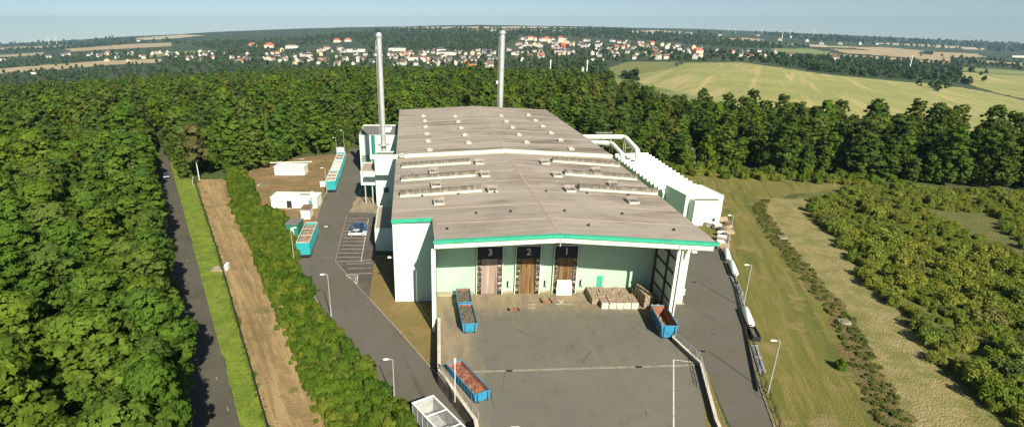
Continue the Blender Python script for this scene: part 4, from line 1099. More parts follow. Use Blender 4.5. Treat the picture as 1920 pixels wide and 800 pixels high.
# white open trailer at bottom
def trailer(name, lab, p0, p1, w, h, mat, z, top='load', loadm=None, rim=None, load_h=None):
    P, Q = Vector(p0), Vector(p1); d = Q-P; Ln = d.length; rz = math.atan2(d.y, d.x)-math.pi/2
    t = thing(name, lab, 'trailer', (P.x, P.y, z), rz); z0 = 1.05; th = .07; rim = rim or mat
    b = MB(); W_ = w/2
    b.box(-W_, W_, 0, th, z0, h, mat); b.box(-W_, W_, Ln-th, Ln, z0, h, mat); b.box(-W_, -W_+th, th, Ln-th, z0, h, mat); b.box(W_-th, W_, th, Ln-th, z0, h, mat)
    b.box(-W_+.01, W_-.01, .01, Ln-.01, z0-.15, z0+.02, mat); b.build('body', t)
    b = MB()
    n = int(Ln/1.2)
    for i in range(n+1):
        y = Ln*i/n
        for s in (-1, 1): b.box(s*W_-.0 if s > 0 else -W_-.06, W_+.06 if s > 0 else -W_, y-.04 if 0 < i < n else y-.02, y+.04 if 0 < i < n else y+.02, z0, h-.05, mat)
    for s in (-1, 1): b.box(s*W_-.09, s*W_+.09, -.05, Ln+.05, h, h+.12, rim)
    b.box(-W_+.09, W_-.09, -.05, .1, h, h+.12, rim); b.box(-W_+.09, W_-.09, Ln-.1, Ln+.05, h, h+.12, rim)
    for fr_ in (.33, .66): b.box(-W_+.09, W_-.09, Ln*fr_-.06, Ln*fr_+.06, h+.01, h+.1, rim)
    b.build('top_rim', t)
    b = MB(); b.box(-.5, .5, .2, Ln-.2, .7, z0-.15, M['dark']); b.box(-W_, W_, -.05, .15, .45, .75, M['dark']); b.build('chassis', t)
    for y in (1.6, 2.9, 4.2):
        if y < Ln-1:
            for s in (-1, 1):
                b = MB(); b.tube([(s*W_*.98, y, .5), (s*W_*.68, y, .5)], .5, M['dark'], 14); b.tube([(s*W_*.985, y, .5), (s*W_*.97, y, .5)], .25, M['galv'], 10); b.build('wheel', t)
    if loadm:
        lh = load_h or h-.5
        nx, ny = 6, int(Ln*1.5); vs = []; rr = random.Random(int(Ln*100)+int(p0[1]))
        for j in range(ny+1):
            for i in range(nx+1):
                vs.append((-W_+th+(w-2*th)*i/nx, th+(Ln-2*th)*j/ny, lh+rr.uniform(-.12, .12)))
        b = MB(); b.add(vs, [(j*(nx+1)+i, j*(nx+1)+i+1, (j+1)*(nx+1)+i+1, (j+1)*(nx+1)+i) for j in range(ny) for i in range(nx)], loadm); b.build('load', t)
    return t
M['trailer_grey'] = layered('trailer_grey', (.36, .37, .35), [((.26, .27, .26), 1.0, .45, .65), ((.2, .19, .17), 2.2, .6, .75)], .5)
M['dull_teal'] = layered('dull_teal', (.03, .13, .14), [((.05, .17, .17), 1, .45, .65)], .5)
wt_ = trailer('open_trailer', 'empty white open trailer with grey divider at the bottom edge of the photo', (1.4, 55.1), (-3.9, 63.6), 3.0, 3.2, M['trailer_grey'], ZL, rim=M['white_paint'])
for i in (0,):
    tt0 = trailer('open_trailer', 'large teal high-sided trailer with tan load beside the small shed', (-32.3, 119.8), (-33.4, 133.4), 2.7, 3.7, M['teal'], ZL, loadm=M['tanload'], rim=M['wall_cap'])
trailer('open_trailer', 'first teal trailer of the row, pale load on top, nearest the car park', (-36.4, 172.6), (-37.6, 185.5), 2.7, 3.7, M['teal'], ZL, loadm=M['concrete'], load_h=3.5, rim=M['white_paint'])
trailer('open_trailer', 'middle teal trailer of the parked row with pale load', (-37.7, 187.0), (-38.9, 200.0), 2.7, 3.6, M['teal'], ZL, loadm=M['wall_cap'], load_h=3.4, rim=M['white_paint'])
trailer('open_trailer', 'last teal trailer of the parked row with brown load, beside the pale cabinet', (-39.1, 201.5), (-40.3, 214.0), 2.7, 3.6, M['teal'], ZL, loadm=M['tanload'], rim=M['white_paint'])

# ------------------------------------------------------------ cars
def car(lab, p, rz, paint, z):
    t = thing('parked_car', lab, 'car', (p[0], p[1], z), rz)
    b = MB()
    prof = [(-2.15, .35), (-2.2, .62), (-2.1, .88), (-1.2, .98), (1.5, .98), (2.1, .92), (2.15, .6), (2.1, .35)]
    n = len(prof)
    for k in range(n-1): pass
    vs = []
    for s, w in ((-1, .86), (1, .86)):
        vs += [(x, s*w*(1 if .4 < z_ < .9 else .95), z_) for x, z_ in prof]
    b.add(vs, [tuple(range(n)), tuple(range(2*n-1, n-1, -1))]+[(i, i+n, (i+1) % n+n, (i+1) % n) for i in range(n)], paint)
    b.build('body', t)
    b = MB(); cab = [(-1.25, .96), (-.55, 1.44), (1.0, 1.46), (1.75, .98)]
    vs = [(x, -.8 if z_ < 1.2 else -.62, z_) for x, z_ in cab]+[(x, .8 if z_ < 1.2 else .62, z_) for x, z_ in cab]
    b.add(vs, [(0, 1, 2, 3), (7, 6, 5, 4), (0, 4, 5, 1), (2, 6, 7, 3)], M['glass']); b.build('windows', t)
    b = MB(); b.box(-.5, .98, -.63, .63, 1.44, 1.5, paint)
    for s in (-1, 1): b.add([(.1, s*.80, .97), (.22, s*.80, .97), (.17, s*.64, 1.44), (.05, s*.64, 1.44)], [(0, 1, 2, 3)], paint)
    b.build('roof', t)
    for x in (-1.35, 1.35):
        for s in (-1, 1):
            b = MB(); b.tube([(x, s*.88, .33), (x, s*.65, .33)], .33, M['dark'], 14); b.tube([(x, s*.885, .33), (x, s*.86, .33)], .2, M['galv'], 10); b.build('wheel', t)
    for s in (-1, 1):
        b = MB(); b.box(-2.2, -2.1, s*.65-.16, s*.65+.16, .62, .78, M['white_paint']); b.build('headlight', t)
    return t
car('silver parked car, nearest of the three in the car park', (-22.9, 134.5), math.pi+.03, M['car_silver'], ZL+.06)
car('dark navy parked car between the silver and the blue one', (-23.0, 137.0), math.pi+.03, M['car_navy'], ZL+.06)
car('blue parked car, farthest of the three in the car park', (-23.3, 139.5), math.pi, M['car_blue'], ZL+.06)
car('dark car driving in the tree shadow on the forest road', at(312, 333, ZL), 2.03, M['car_dark'], ZL+.05)

# ------------------------------------------------------------ small buildings left
def wbox(name, lab, cat, x0, x1, y0, y1, h, wallm, roofm, extra=None, rz=0.02):
    t = thing(name, lab, cat, ((x0+x1)/2, (y0+y1)/2, ZL), rz)
    w, d = (x1-x0)/2, (y1-y0)/2
    b = MB(); b.box(-w, w, -d, d, 0, h, wallm); b.build('walls', t)
    b = MB(); b.box(-w-.15, w+.15, -d-.15, d+.15, h+.003, h+.15, roofm); b.build('roof', t)
    if extra: extra(t, w, d, h)
    return t
def ex1(t, w, d, h):
    b = MB(); b.box(-2.0, -.6, -d-.05, -d+.1, .1, 2.1, M['dark']); b.build('door', t)
    b = MB(); b.box(-2.2, -.4, -d-1.2, -d-.1, 0, .2, M['concrete']); b.build('step', t)
    b = MB(); b.box(w-2.2, w-1.2, -d-.06, -d+.1, .2, 2.3, M['teal']); b.build('shutter', t)
    b = MB(); b.box(1.0, 3.8, -1, 1, h+.15, h+.3, M['galv']); b.build('roof_panel', t)
wbox('white_building', 'low white flat-roofed building with dark doorway in the dry plot', 'building', -49.8, -37.2, 157.0, 162.5, 2.9, M['white_wall'], M['white_wall'], ex1, -.05)
def ex2(t, w, d, h):
    b = MB()
    for x in (-w*.6, 0, w*.5): b.box(x, x+.9, -d-.05, -d+.1, h-.55, h-.2, M['galv'])
    b.build('openings', t)
    b = MB(); b.box(-.05, .05, -d-.03, d, h+.15, h+.2, M['galv']); b.build('joint', t)
for k, lab in enumerate(('left of three white cabins standing in a row at the plot\'s far end', 'middle one of three white cabins in the dry plot', 'right one of three white cabins in the dry plot')):
    x0 = -59.2+k*3.35
    wbox('white_cabin', lab, 'cabin', x0, x0+3.2, 194.2-k*.05, 199, 2.7, M['white_wall'], M['white_paint'], ex2, -.03)
b = MB(); b.box(-9, 5, -.1, .1, 2.9, 3.3, M['wall_cap'], .12)
tag(b.build('roof_beam', None, (-53, 200, ZL)), 'long pale beam lying across the tops of the three white cabins', 'beam')
def ex3(t, w, d, h):
    b = MB()
    for x in (-.2, .6, 1.3): b.box(x, x+.12, -d-.2, -d-.05, 0, h, M['galv'])
    b.build('posts', t)
wbox('hut', 'small hut with brown flat roof in front of the low white building', 'hut', *[at(564, 412, ZL)[0], at(578, 412, ZL)[0]+.3], 147.2, 151.8, 2.5, M['white_wall'], M['hut_roof'], ex3)
def ex4(t, w, d, h):
    b = MB(); b.box(-.4, .4, -d-.05, -d+.05, .1, 2, M['cream']); b.build('door', t)
wbox('shed', 'small grey-green shed with flat roof beside the hedge and lamp', 'shed', -39.8, -36.9, 134.6, 139, 2.8, M['dark_green'], M['grey_roof'], ex4, -.07)
p = at(600, 318, ZL)
for lab, x, y, s in (('pale upright cabinet at the far end of the trailer row', 639, 290, 1.6), ('small white cabinet at the near end of the trailer row', 606, 350, 1.0)):
    X, Y = at(x, y, ZL); t = thing('cabinet', lab, 'cabinet', (X, Y, ZL)); b = MB(); b.box(-.8*s, .8*s, -.5, .5, 0, 1.7*s, M['white_paint']); b.build('housing', t)
    b = MB(); b.box(-.85*s, .85*s, -.55, .55, 1.7*s, 1.7*s+.1, M['wall_cap']); b.build('lid', t)
for lab, x, y, s in (('dark waste bin by the small white cabinet', 605, 357, .6),):
    X, Y = at(x, y, ZL); b = MB(); b.tube([(0, 0, 0), (0, 0, 1)], [.3, .38], M['rust'], 10); b.tube([(0, 0, 1), (0, 0, 1.1)], .4, M['dark'], 10); tag(b.build('waste_bin', None, (X, Y, ZL)), lab, 'bin')
for i, (x, y) in enumerate(((489, 348), (523, 303), (558, 300), (498, 437))):
    X, Y = at(x, y, ZL); rr = random.Random(i); b = MB()
    for k in range(5):
        u, v = rr.uniform(-1.5, 1.5), rr.uniform(-.6, .6); b.box(u, u+rr.uniform(.3, 1.2), v, v+.3, 0, rr.uniform(.1, .4), M['wall_cap'] if k % 2 else M['dark_green'], rr.uniform(0, 1))
    tag(b.build('debris_pile', None, (X, Y, ZL)), 'small scattered pile of boards and stones on the dry plot', 'debris', 'debris on the dry plot', )

# ------------------------------------------------------------ bales
def bale(paper):
    b = MB(); rr = random.Random(5 if paper else 6)
    bm = bmesh.new(); bmesh.ops.create_cube(bm, size=1); bmesh.ops.subdivide_edges(bm, edges=bm.edges[:], cuts=3, use_grid_fill=True)
    for v in bm.verts:
        v.co = Vector((v.co.x*1.15, v.co.y*1.2, (v.co.z+.5)*1.15)); v.co += Vector((rr.uniform(-.04, .04), rr.uniform(-.04, .04), rr.uniform(-.03, .04)))
    me = bpy.data.meshes.new('bale'); bm.to_mesh(me); bm.free()
    me.materials.append(M['cardboard']); me.materials.append(M['paper'])
    for p_ in me.polygons:
        p_.material_index = 1 if (paper and p_.normal.y < -.6) else 0
    o = bpy.data.objects.new('bale', me); COL.objects.link(o)
    b = MB()
    for x in (-.3, 0, .3):
        b.box(x-.012, x+.012, -.64, .64, 1.17, 1.19, M['dark']); b.box(x-.012, x+.012, -.65, -.63, .02, 1.18, M['dark'])
    s = b.build('straps', o)
    return o
b0, b1 = bale(True), bale(False)
f0 = f1 = True
rr = random.Random(11)
for r_ in range(5):
    for c in range(5):
        X = 26.0+c*1.28-r_*.02+(-.6 if r_ > 2 else 0); Y = 92.1+r_*1.27
        x_ = (X+rr.uniform(-.05, .05), Y+rr.uniform(-.06, .06), .05)
        if r_ == 0:
            lab = 'front-row bale with white paper face in the big block of bales'; g = 'white-faced front bales'
            if f0: b0.location = x_; tag(b0, lab, 'bale', g); f0 = False
            else: dup(b0, x_, rr.uniform(-.03, .03), lab, g)
        else:
            lab = 'brown cardboard bale inside the big block behind the white-faced row'; g = 'brown bales of the big block'
            if f1: b1.location = x_; tag(b1, lab, 'bale', g); f1 = False
            else: dup(b1, x_, rr.uniform(-.05, .05), lab, g, (1, 1, rr.choice((1, 1, 1.15))))
for k in range(4):
    dup(b1, (24.7, 93.8+k*1.25, .05), rr.uniform(-.05, .05), 'brown cardboard bale inside the big block behind the white-faced row', 'brown bales of the big block')
for k in range(5):
    dup(b1, (32.9+.12*k, 97.4-k*1.25, .05), rr.uniform(-.1, .1), 'brown bale at the bottom of the stacked row between block and side wall', 'lower bales of the stacked row')
    if k > 0: dup(b1, (32.9+.12*k, 97.4-k*1.25, 1.22), rr.uniform(-.1, .1), 'brown bale on top of the stacked row between block and side wall', 'upper bales of the stacked row')
for k in range(3):
    dup(b1, (34.5, 96.6-k*1.3, .05), rr.uniform(-.1, .1), 'shaded brown bale against the bay side wall', 'bales against the side wall')
# white sheets
t = thing('sheet_stack', 'stack of white sheets standing in front of loading door 1', 'stack', (19.9, 97.35, .05)); b = MB(); rr = random.Random(3)
for k in range(14):
    u = rr.uniform(-.08, .08); b.box(-1.35+u, 1.3+u+(.1 if k < 9 else -.1), -.3, .3, k*.2+.01, k*.2+.17, M['white_wall'])
b.build('sheets', t)
t = thing('board_stack', 'white boards leaning in front of the side wall behind the blue container', 'stack', (34.6, 89.7, .05)); b = MB()
for k in range(4): b.box(-1.0, 1.0, -.9+k*.55, -.5+k*.55, .1, 1.5-k*.1, M['white_wall'])
b.build('boards', t)

# ------------------------------------------------------------ edge of the service road: tanks, bars, scrap
edge = [at(1369, 468, 0), at(1376, 500, 0), at(1397, 585, 0), at(1412, 660, 0), at(1428, 735, 0)]
def rz_of(p, q): return math.atan2(q[1]-p[1], q[0]-p[0])
def tank(lab, pa, pb):
    A, B = Vector(pa), Vector(pb); Lq = (B-A).length
    t = thing('white_tank', lab, 'tank', (A.x, A.y, .05), rz_of(pa, pb))
    b = MB(); b.tube([(0, 0, .75), (.25, 0, .75), (Lq-.25, 0, .75), (Lq, 0, .75)], [.3, .55, .55, .3], M['white_paint'], 14); b.build('vessel', t)
    b = MB(); b.box(.4, .7, -.35, .35, 0, .45, M['galv']); b.box(Lq-.7, Lq-.4, -.35, .35, 0, .45, M['galv']); b.build('feet', t)
    b = MB(); b.tube([(-.05, 0, .75), (-.3, 0, .95)], .1, M['dark'], 6); b.build('valve', t)
tank('white cylindrical tank beside the service road below the middle lamp', at(1407, 617, 0), at(1395, 586, 0))
tank('white cylindrical tank beside the service road above the middle lamp', at(1378, 521, 0), at(1369, 497, 0))
tank('short grey-white tank at the roadside next to the scrap heap', at(1365, 493, 0), at(1360, 474, 0))
for lab, pa, pb in (('bundle of grey steel bars beside the road between the two tanks', (1389, 553), (1375, 523)), ('short bundle of steel bars at the foot of the middle lamp', (1393, 580), (1387, 556)), ('dark scrap skip beside the road below the tanks', (1418, 640), (1408, 620)), ('pale steel rack lying beside the road near the bottom lamp', (1430, 700), (1414, 650))):
    A, B = at(*pa, 0), at(*pb, 0); Lq = (Vector(B)-Vector(A)).length; rr = random.Random(len(lab))
    t = thing('scrap_skip' if 'skip' in lab else 'bar_bundle', lab, 'scrap', (*A, .05), rz_of(A, B)); b = MB()
    if 'skip' in lab:
        b.box(0, Lq, -.55, -.45, 0, .8, M['dark']); b.box(0, Lq, .45, .55, 0, .8, M['dark']); b.box(0, .1, -.45, .45, 0, .8, M['dark']); b.box(Lq-.1, Lq, -.45, .45, 0, .8, M['dark']); b.box(.1, Lq-.1, -.45, .45, .05, .5, M['scrapload']); b.build('box', t)
    else:
        for k in range(7): v = -.4+k*.13; b.box(rr.uniform(0, .3), Lq-rr.uniform(0, .4), v, v+.08, 0, .12+rr.uniform(0, .25), M['galv'])
        for x in (.2, Lq*.5, Lq-.3): b.box(x, x+.08, -.45, .55, .35, .42, M['galv'])
        b.build('bars', t)
b = MB(); strip_mesh(b, [(p[0]-.55, p[1]) for p in edge], .08, 0, .55, M['bark'])
t = thing('edge_fence', 'low dark board edging between the service road and the lawn', 'fence', (edge[0][0], edge[0][1], 0)); part(b, 'boards', t)
eg = [(57.6, 119), (52.8, 101), (47.1, 84), (42.2, 68), (39.8, 59.6), (38, 20)]
b = MB()
for z in (.3, .6, .9): 
    for i in range(len(eg)-1): b.tube([(*eg[i], z), (*eg[i+1], z)], .03, M['dark'], 4)
part(b, 'wires', t)
for i in range(len(eg)-1):
    A, B = Vector(eg[i]), Vector(eg[i+1]); k = int((B-A).length/2.5)
    for j in range(k):
        p = A.lerp(B, j/k)
        if p.y > 57: b = MB(); b.tube([(p.x, p.y, 0), (p.x, p.y, 1.1)], .06, M['dark'], 5); part(b, 'post', t)
# scrap heap by annex: separate pieces
rr = random.Random(21)
kinds = [('plank_bundle', 'weathered plank bundle', M['cardboard']), ('pale_box', 'pale crate', M['wall_cap']), ('dark_drum', 'dark drum', M['dark']), ('pallet', 'wooden pallet', M['tanload'])]
spots = [(1322, 420), (1331, 425), (1338, 421), (1346, 418), (1353, 414), (1343, 429), (1350, 434), (1357, 430), (1362, 438), (1350, 442), (1357, 447), (1364, 420), (1366, 428), (1352, 452), (1359, 458), (1365, 450), (1357, 466), (1350, 461)]
for i, (x, y) in enumerate(spots):
    X, Y = at(x, y, 0); k = i % 4; nm, lb, mt = kinds[k]; b = MB()
    if k == 0:
        for q in range(6): b.box(-1.4+rr.uniform(-.2, .2), 1.4+rr.uniform(-.3, .3), -.5+q*.17, -.36+q*.17, .1*(q % 2), .35+rr.uniform(0, .4), mt)
    elif k == 1:
        b.box(-.7, .7, -.6, .6, 0, 1.0, mt); b.box(-.75, .75, -.65, .65, 1.0, 1.08, M['white_paint']); b.box(-.6, .6, -.66, -.6, .2, .8, M['tan_roof'])
    elif k == 2:
        b.tube([(0, 0, 0), (0, 0, 1.1)], .45, mt, 12); b.tube([(0, 0, .35), (0, 0, .42)], .48, M['galv'], 12); b.tube([(0, 0, .75), (0, 0, .82)], .48, M['galv'], 12); b.tube([(0, 0, 1.1), (0, 0, 1.12)], .35, M['galv'], 12)
    else:
        for lv in range(3):
            for q in range(6): b.box(-.6, .6, -.6+q*.21, -.46+q*.21, lv*.2+.12, lv*.2+.16, mt)
            for q in (-.6, -.05, .5): b.box(q, q+.1, -.6, .6, lv*.2, lv*.2+.12, mt)
    o = b.build(nm, None, (X, Y, .05)); o.rotation_euler = (0, 0, rr.uniform(-.8, .8))
    s = rr.uniform(.8, 1.25); o.scale = (s, s, s)
    tag(o, lb+' lying in the scrap heap between the annex and the lamp', lb, 'scrap heap '+lb+'s')
# manholes in the swale
for lab, x, y in (('concrete manhole ring with pale cover in the lower dirt strip', 1583, 606), ('concrete manhole ring partly hidden by weeds farther up the swale', 1467, 447)):
    X, Y = at(x, y, .1); t = thing('manhole_ring', lab, 'manhole', (X, Y, .02)); b = MB(); b.tube([(0, 0, 0), (0, 0, .5)], .95, M['concrete'], 22); b.build('ring', t)
    b = MB(); b.tube([(0, 0, .5), (0, 0, .58)], .6, M['retaining'], 18); b.build('cover', t)

# ------------------------------------------------------------ vegetation
NR = np.random.RandomState(4)
def quads_mesh(name, C, Nn, size, mat, lv, mats_extra=None, aspect=.8):
    """many leaf-clump faces with centres C, normals Nn, sizes and a brightness value"""
    n = len(C); Nn = Nn/np.maximum(1e-6, np.linalg.norm(Nn, axis=1))[:, None]
    r = NR.normal(size=(n, 3)); a = np.cross(Nn, r); a /= np.maximum(1e-6, np.linalg.norm(a, axis=1))[:, None]; b = np.cross(Nn, a)
    s = size[:, None]*.5
    k1 = 1+NR.uniform(-.3, .3, (n, 4, 1))
    V = np.stack([C+(-a-b*aspect)*s, C+(a-b*aspect*.6)*s, C+(a+b*aspect)*s, C+(-a*.7+b*aspect)*s], 1)
    V = C[:, None]+(V-C[:, None])*k1
    V[:, 1] -= Nn*s*.4; V[:, 3] -= Nn*s*.35
    me = bpy.data.meshes.new(name); me.vertices.add(n*4); me.loops.add(n*4); me.polygons.add(n)
    me.vertices.foreach_set('co', V.reshape(-1)); me.loops.foreach_set('vertex_index', np.arange(n*4, dtype=np.int32))
    me.polygons.foreach_set('loop_start', np.arange(0, n*4, 4, dtype=np.int32)); me.polygons.foreach_set('loop_total', np.full(n, 4, dtype=np.int32))
    at_ = me.attributes.new('lv', 'FLOAT', 'FACE'); at_.data.foreach_set('value', lv.astype(np.float32))
    me.update(calc_edges=True); me.materials.append(mat)
    return me
def sph(n):
    v = NR.normal(size=(n, 3)); return v/np.linalg.norm(v, axis=1)[:, None]
def crown_points(H, Rr, z0, n, lobes, kind='round'):
    C = []; Nn = []; lv = []
    L = []
    for i in range(lobes):
        t = (i+.5)/lobes
        zc = z0+(H-z0)*(.12+.80*t); env = math.sin(math.pi*min(1, (.22+.72*t)))**.7
        ang = i*2.4+NR.uniform(0, .8); rad = Rr*env*NR.uniform(.35, .72)*(0.4 if t > .85 else 1)
        lr = Rr*NR.uniform(.30, .44)*(1.1-.4*t)
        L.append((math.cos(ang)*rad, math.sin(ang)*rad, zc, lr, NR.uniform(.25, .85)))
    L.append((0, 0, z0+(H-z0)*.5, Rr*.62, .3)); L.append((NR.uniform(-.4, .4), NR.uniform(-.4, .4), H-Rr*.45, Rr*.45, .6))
    w = np.array([l[3]**2 for l in L]); w /= w.sum()
    for l, k in zip(L, (w*n).astype(int)):
        # sub-clumps on the lobe surface
        m = max(5, int(k/26)); sc = sph(m); sc[:, 2] = np.maximum(sc[:, 2], -.55)*1.0+.12
        sc /= np.linalg.norm(sc, axis=1)[:, None]
        cl = np.array(l[:3])+sc*l[3]*np.array([1, 1, .85])*NR.uniform(.78, 1.08, (m, 1))
        lvm = np.clip(l[4]+NR.uniform(-.3, .3, m), 0, 1)
        idx = NR.randint(0, m, k); d = sph(k)*NR.uniform(.35, 1, (k, 1))*l[3]*.34
        d[:, 2] *= .6
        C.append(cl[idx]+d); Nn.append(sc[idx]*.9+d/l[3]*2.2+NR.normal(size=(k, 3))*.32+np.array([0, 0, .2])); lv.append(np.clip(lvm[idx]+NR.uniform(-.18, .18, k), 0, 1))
    return np.concatenate(C), np.concatenate(Nn), np.concatenate(lv)
def trunk_mb(H, r, z0, Rr, mat, seed=0, limbs=5):
    rr = random.Random(seed); b = MB(); lean = rr.uniform(-.4, .4)
    b.tube([(0, 0, -.6), (lean*.2, 0, H*.25), (lean*.7, lean*.3, H*.55), (lean, lean*.4, H*.86)], [r*1.25, r, r*.65, r*.2], mat, 7, False)
    for i in range(limbs):
        a = i*2.4+rr.uniform(0, 1); zs = z0+(H-z0)*rr.uniform(.0, .45); q = Rr*rr.uniform(.5, .8)
        b.tube([(lean*.4, 0, zs), (math.cos(a)*q*.5, math.sin(a)*q*.5, zs+q*.45), (math.cos(a)*q, math.sin(a)*q, zs+q*.9)], [r*.42, r*.28, r*.1], mat, 5, False)
    return b
def make_tree(H, Rr, z0, n, qs, mat, lobes=9, seed=0, bark=None, conif=False):
    if conif:
        k = n; t = NR.uniform(0, 1, k)**.75; lay = np.floor((1-t)*11)/11; zc = z0+(H-z0)*(1-t)
        rr_ = Rr*(t**.8)*NR.uniform(.25, 1.05, k); ang = NR.uniform(0, 2*math.pi, k)
        br = np.round(ang/(2*math.pi)*9+lay*7)/9*2*math.pi; ang = br+NR.normal(size=k)*.14-lay*7/9*2*math.pi
        C = np.stack([np.cos(ang)*rr_, np.sin(ang)*rr_, z0+(H-z0)*(1-t)-rr_*.25+NR.normal(size=k)*.15], 1)
        Nn = np.stack([np.cos(ang)*.5, np.sin(ang)*.5, np.full(k, .9)], 1)+NR.normal(size=(k, 3))*.35
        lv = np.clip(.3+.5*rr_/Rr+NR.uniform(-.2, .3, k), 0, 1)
    else:
        C, Nn, lv = crown_points(H, Rr, z0, n, lobes)
    me = quads_mesh('crown', C, Nn, NR.uniform(.6, 1.3, len(C))*qs, mat, lv)
    tb_ = trunk_mb(H, .03*H*.6, z0, Rr, bark or M['bark'], seed)
    tm = bpy.data.meshes.new('trunk'); tm.from_pydata(tb_.v, [], tb_.f); tm.materials.append(tb_.mats[0]); tm.polygons.foreach_set('use_smooth', tb_.sm); tm.update()
    return me, tm, H

# prototypes: (crown mesh, trunk mesh, height)
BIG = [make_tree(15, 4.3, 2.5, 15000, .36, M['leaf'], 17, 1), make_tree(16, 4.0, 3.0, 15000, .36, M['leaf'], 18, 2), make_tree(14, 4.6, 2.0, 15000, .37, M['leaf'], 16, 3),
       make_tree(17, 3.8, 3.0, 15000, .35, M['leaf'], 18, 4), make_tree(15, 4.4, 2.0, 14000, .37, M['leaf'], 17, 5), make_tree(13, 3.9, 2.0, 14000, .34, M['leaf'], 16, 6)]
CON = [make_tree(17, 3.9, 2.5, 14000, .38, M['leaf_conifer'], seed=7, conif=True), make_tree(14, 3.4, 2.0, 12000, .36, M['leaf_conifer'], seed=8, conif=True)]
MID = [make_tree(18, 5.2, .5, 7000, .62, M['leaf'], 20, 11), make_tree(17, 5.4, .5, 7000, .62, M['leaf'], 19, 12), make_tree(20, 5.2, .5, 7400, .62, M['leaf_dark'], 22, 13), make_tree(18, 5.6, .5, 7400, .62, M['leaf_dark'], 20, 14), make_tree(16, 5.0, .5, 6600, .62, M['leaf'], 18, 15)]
MIDX = [make_tree(17, 4.5, 2, 3000, .9, M['leaf_bright'], 10, 16), make_tree(13, 3.5, 1.5, 2600, .75, M['leaf_silver'], 9, 17), make_tree(15, 3.6, 4, 2200, .8, M['leaf_dry'], 8, 18)]
FAR = [make_tree(11, 5, .5, 460, 1.9, M['leaf_far'], 7, 21), make_tree(13, 5.5, .5, 460, 1.9, M['leaf_far'], 7, 22), make_tree(9, 5, .5, 420, 1.8, M['leaf_far'], 6, 23)]
def plant(proto, X, Y, s, label, cat, group, name='tree', z=None, wide=1.0):
    c, t, H = proto
    e = thing(name, label, cat, (X, Y, tz(X, Y) if z is None else z), R.uniform(0, 6.28), group)
    e.scale = (s*wide, s*wide, s)
    a = bpy.data.objects.new('crown', c); COL.objects.link(a); a.parent = e
    b = bpy.data.objects.new('trunk', t); COL.objects.link(b); b.parent = e
    return e
def poisson(region, bbox, dist, tries, rng, fixed=None):
    cell = dist; grid = {}; out = []
    for _ in range(tries):
        x = rng.uniform(bbox[0], bbox[1]); y = rng.uniform(bbox[2], bbox[3])
        if not region(x, y): continue
        k = (int(x//cell), int(y//cell)); ok = True
        for i in (-1, 0, 1):
            for j in (-1, 0, 1):
                for q in grid.get((k[0]+i, k[1]+j), ()):
                    if (q[0]-x)**2+(q[1]-y)**2 < dist*dist: ok = False; break
                if not ok: break
            if not ok: break
        if ok: grid.setdefault(k, []).append((x, y)); out.append((x, y))
    return out
def road_x(Y):   # left road edge
    pts = road_l
    for (x0, y0), (x1, y1) in zip(pts, pts[1:]):
        if y0 <= Y <= y1: return x0+(x1-x0)*(Y-y0)/(y1-y0)
    return pts[0][0] if Y < pts[0][1] else pts[-1][0]
def inview(x, y, h=16, m=40):
    p = pix(x, y, -2+h); q = pix(x, y, -2)
    return -90-m < p[0] < 2010+m and q[1] > 0 and p[1] < 860
rng = random.Random(5)
# left forest along the road
def leftreg(x, y):
    return y < 275 and x < road_x(y)-4.2 and x > -0.98*y-40 and inview(x, y)
# by hand first: the row along the road
left = []
yy = 50.0
while yy < 262:
    xx = road_x(yy)-rng.uniform(1.8, 3.6); left.append((xx, yy)); yy += rng.uniform(4.6, 6.4)
row = list(left)
cand = poisson(leftreg, (-320, -24, 44, 275), 5.3, 24000, rng)
left += [p for p in cand if all((p[0]-q[0])**2+(p[1]-q[1])**2 > 11 for q in row)]
left.sort(key=lambda p: p[0]**2+p[1]**2)
# back forest front boundary in world coordinates
fb = [(-128, 262), (-118, 240), (-99, 208), (-86, 196), (-70, 198), (-62, 212), (-52, 226), (-44, 240), (-36, 246), (-20, 238), (0, 236), (30, 236), (44, 236), (52, 214), (62, 206), (76, 196), (96, 196), (118, 186), (140, 176), (165, 168), (200, 156), (250, 142)]
def front_y(x):
    if x <= fb[0][0]: return 268
    for (x0, y0), (x1, y1) in zip(fb, fb[1:]):
        if x0 <= x <= x1: return y0+(y1-y0)*(x-x0)/(x1-x0)
    return fb[-1][1]
def backlimit(x, y):
    a = 850+x/y*1185
    return float(np.interp(a, [-100, 0, 300, 600, 900, 1080, 1160, 1300, 1450, 1560, 1700, 1950, 2400], [680, 680, 720, 760, 720, 520, 420, 320, 285, 255, 235, 218, 208]))
def backreg(x, y):
    return y > front_y(x) and y < backlimit(x, y) and -60 < 850+x/y*1185 < 2330 and not (x < -70 and x < road_x(y)+9 and y < 272)
# big trees at the left front of the back forest edge row
back = poisson(backreg, (-560, 300, 140, 760), 6.6, 60000, rng)
back.sort(key=lambda p: p[0]**2+p[1]**2)
NL_, NB_ = 176, 112
count = 0
for i, (x, y) in enumerate(left[:NL_]):
    isrow = (x, y) in row
    r = rng.random()
    d = math.hypot(x, y)
    if r < .13 and not isrow:
        plant(CON[i % 2], x, y, rng.uniform(.85, 1.05), 'light green drooping conifer among the leafy trees left of the forest road', 'tree', 'conifers in the left forest', 'conifer_tree', wide=1.15)
    elif isrow:
        plant(BIG[i % 6], x, y, rng.uniform(.7, 1.08), 'leafy green roadside tree throwing its shade on the forest road', 'tree', 'roadside trees of the forest road', 'leafy_tree', wide=1.05)
    else:
        plant(BIG[i % 6], x, y, rng.choice((.8, .92, 1.0, 1.08, 1.22)), 'dense leafy tree inside the forest left of the road', 'tree', 'trees of the left forest', 'leafy_tree', wide=1.25)
def aof(x, y): return 850+x/y*1185
inst = []
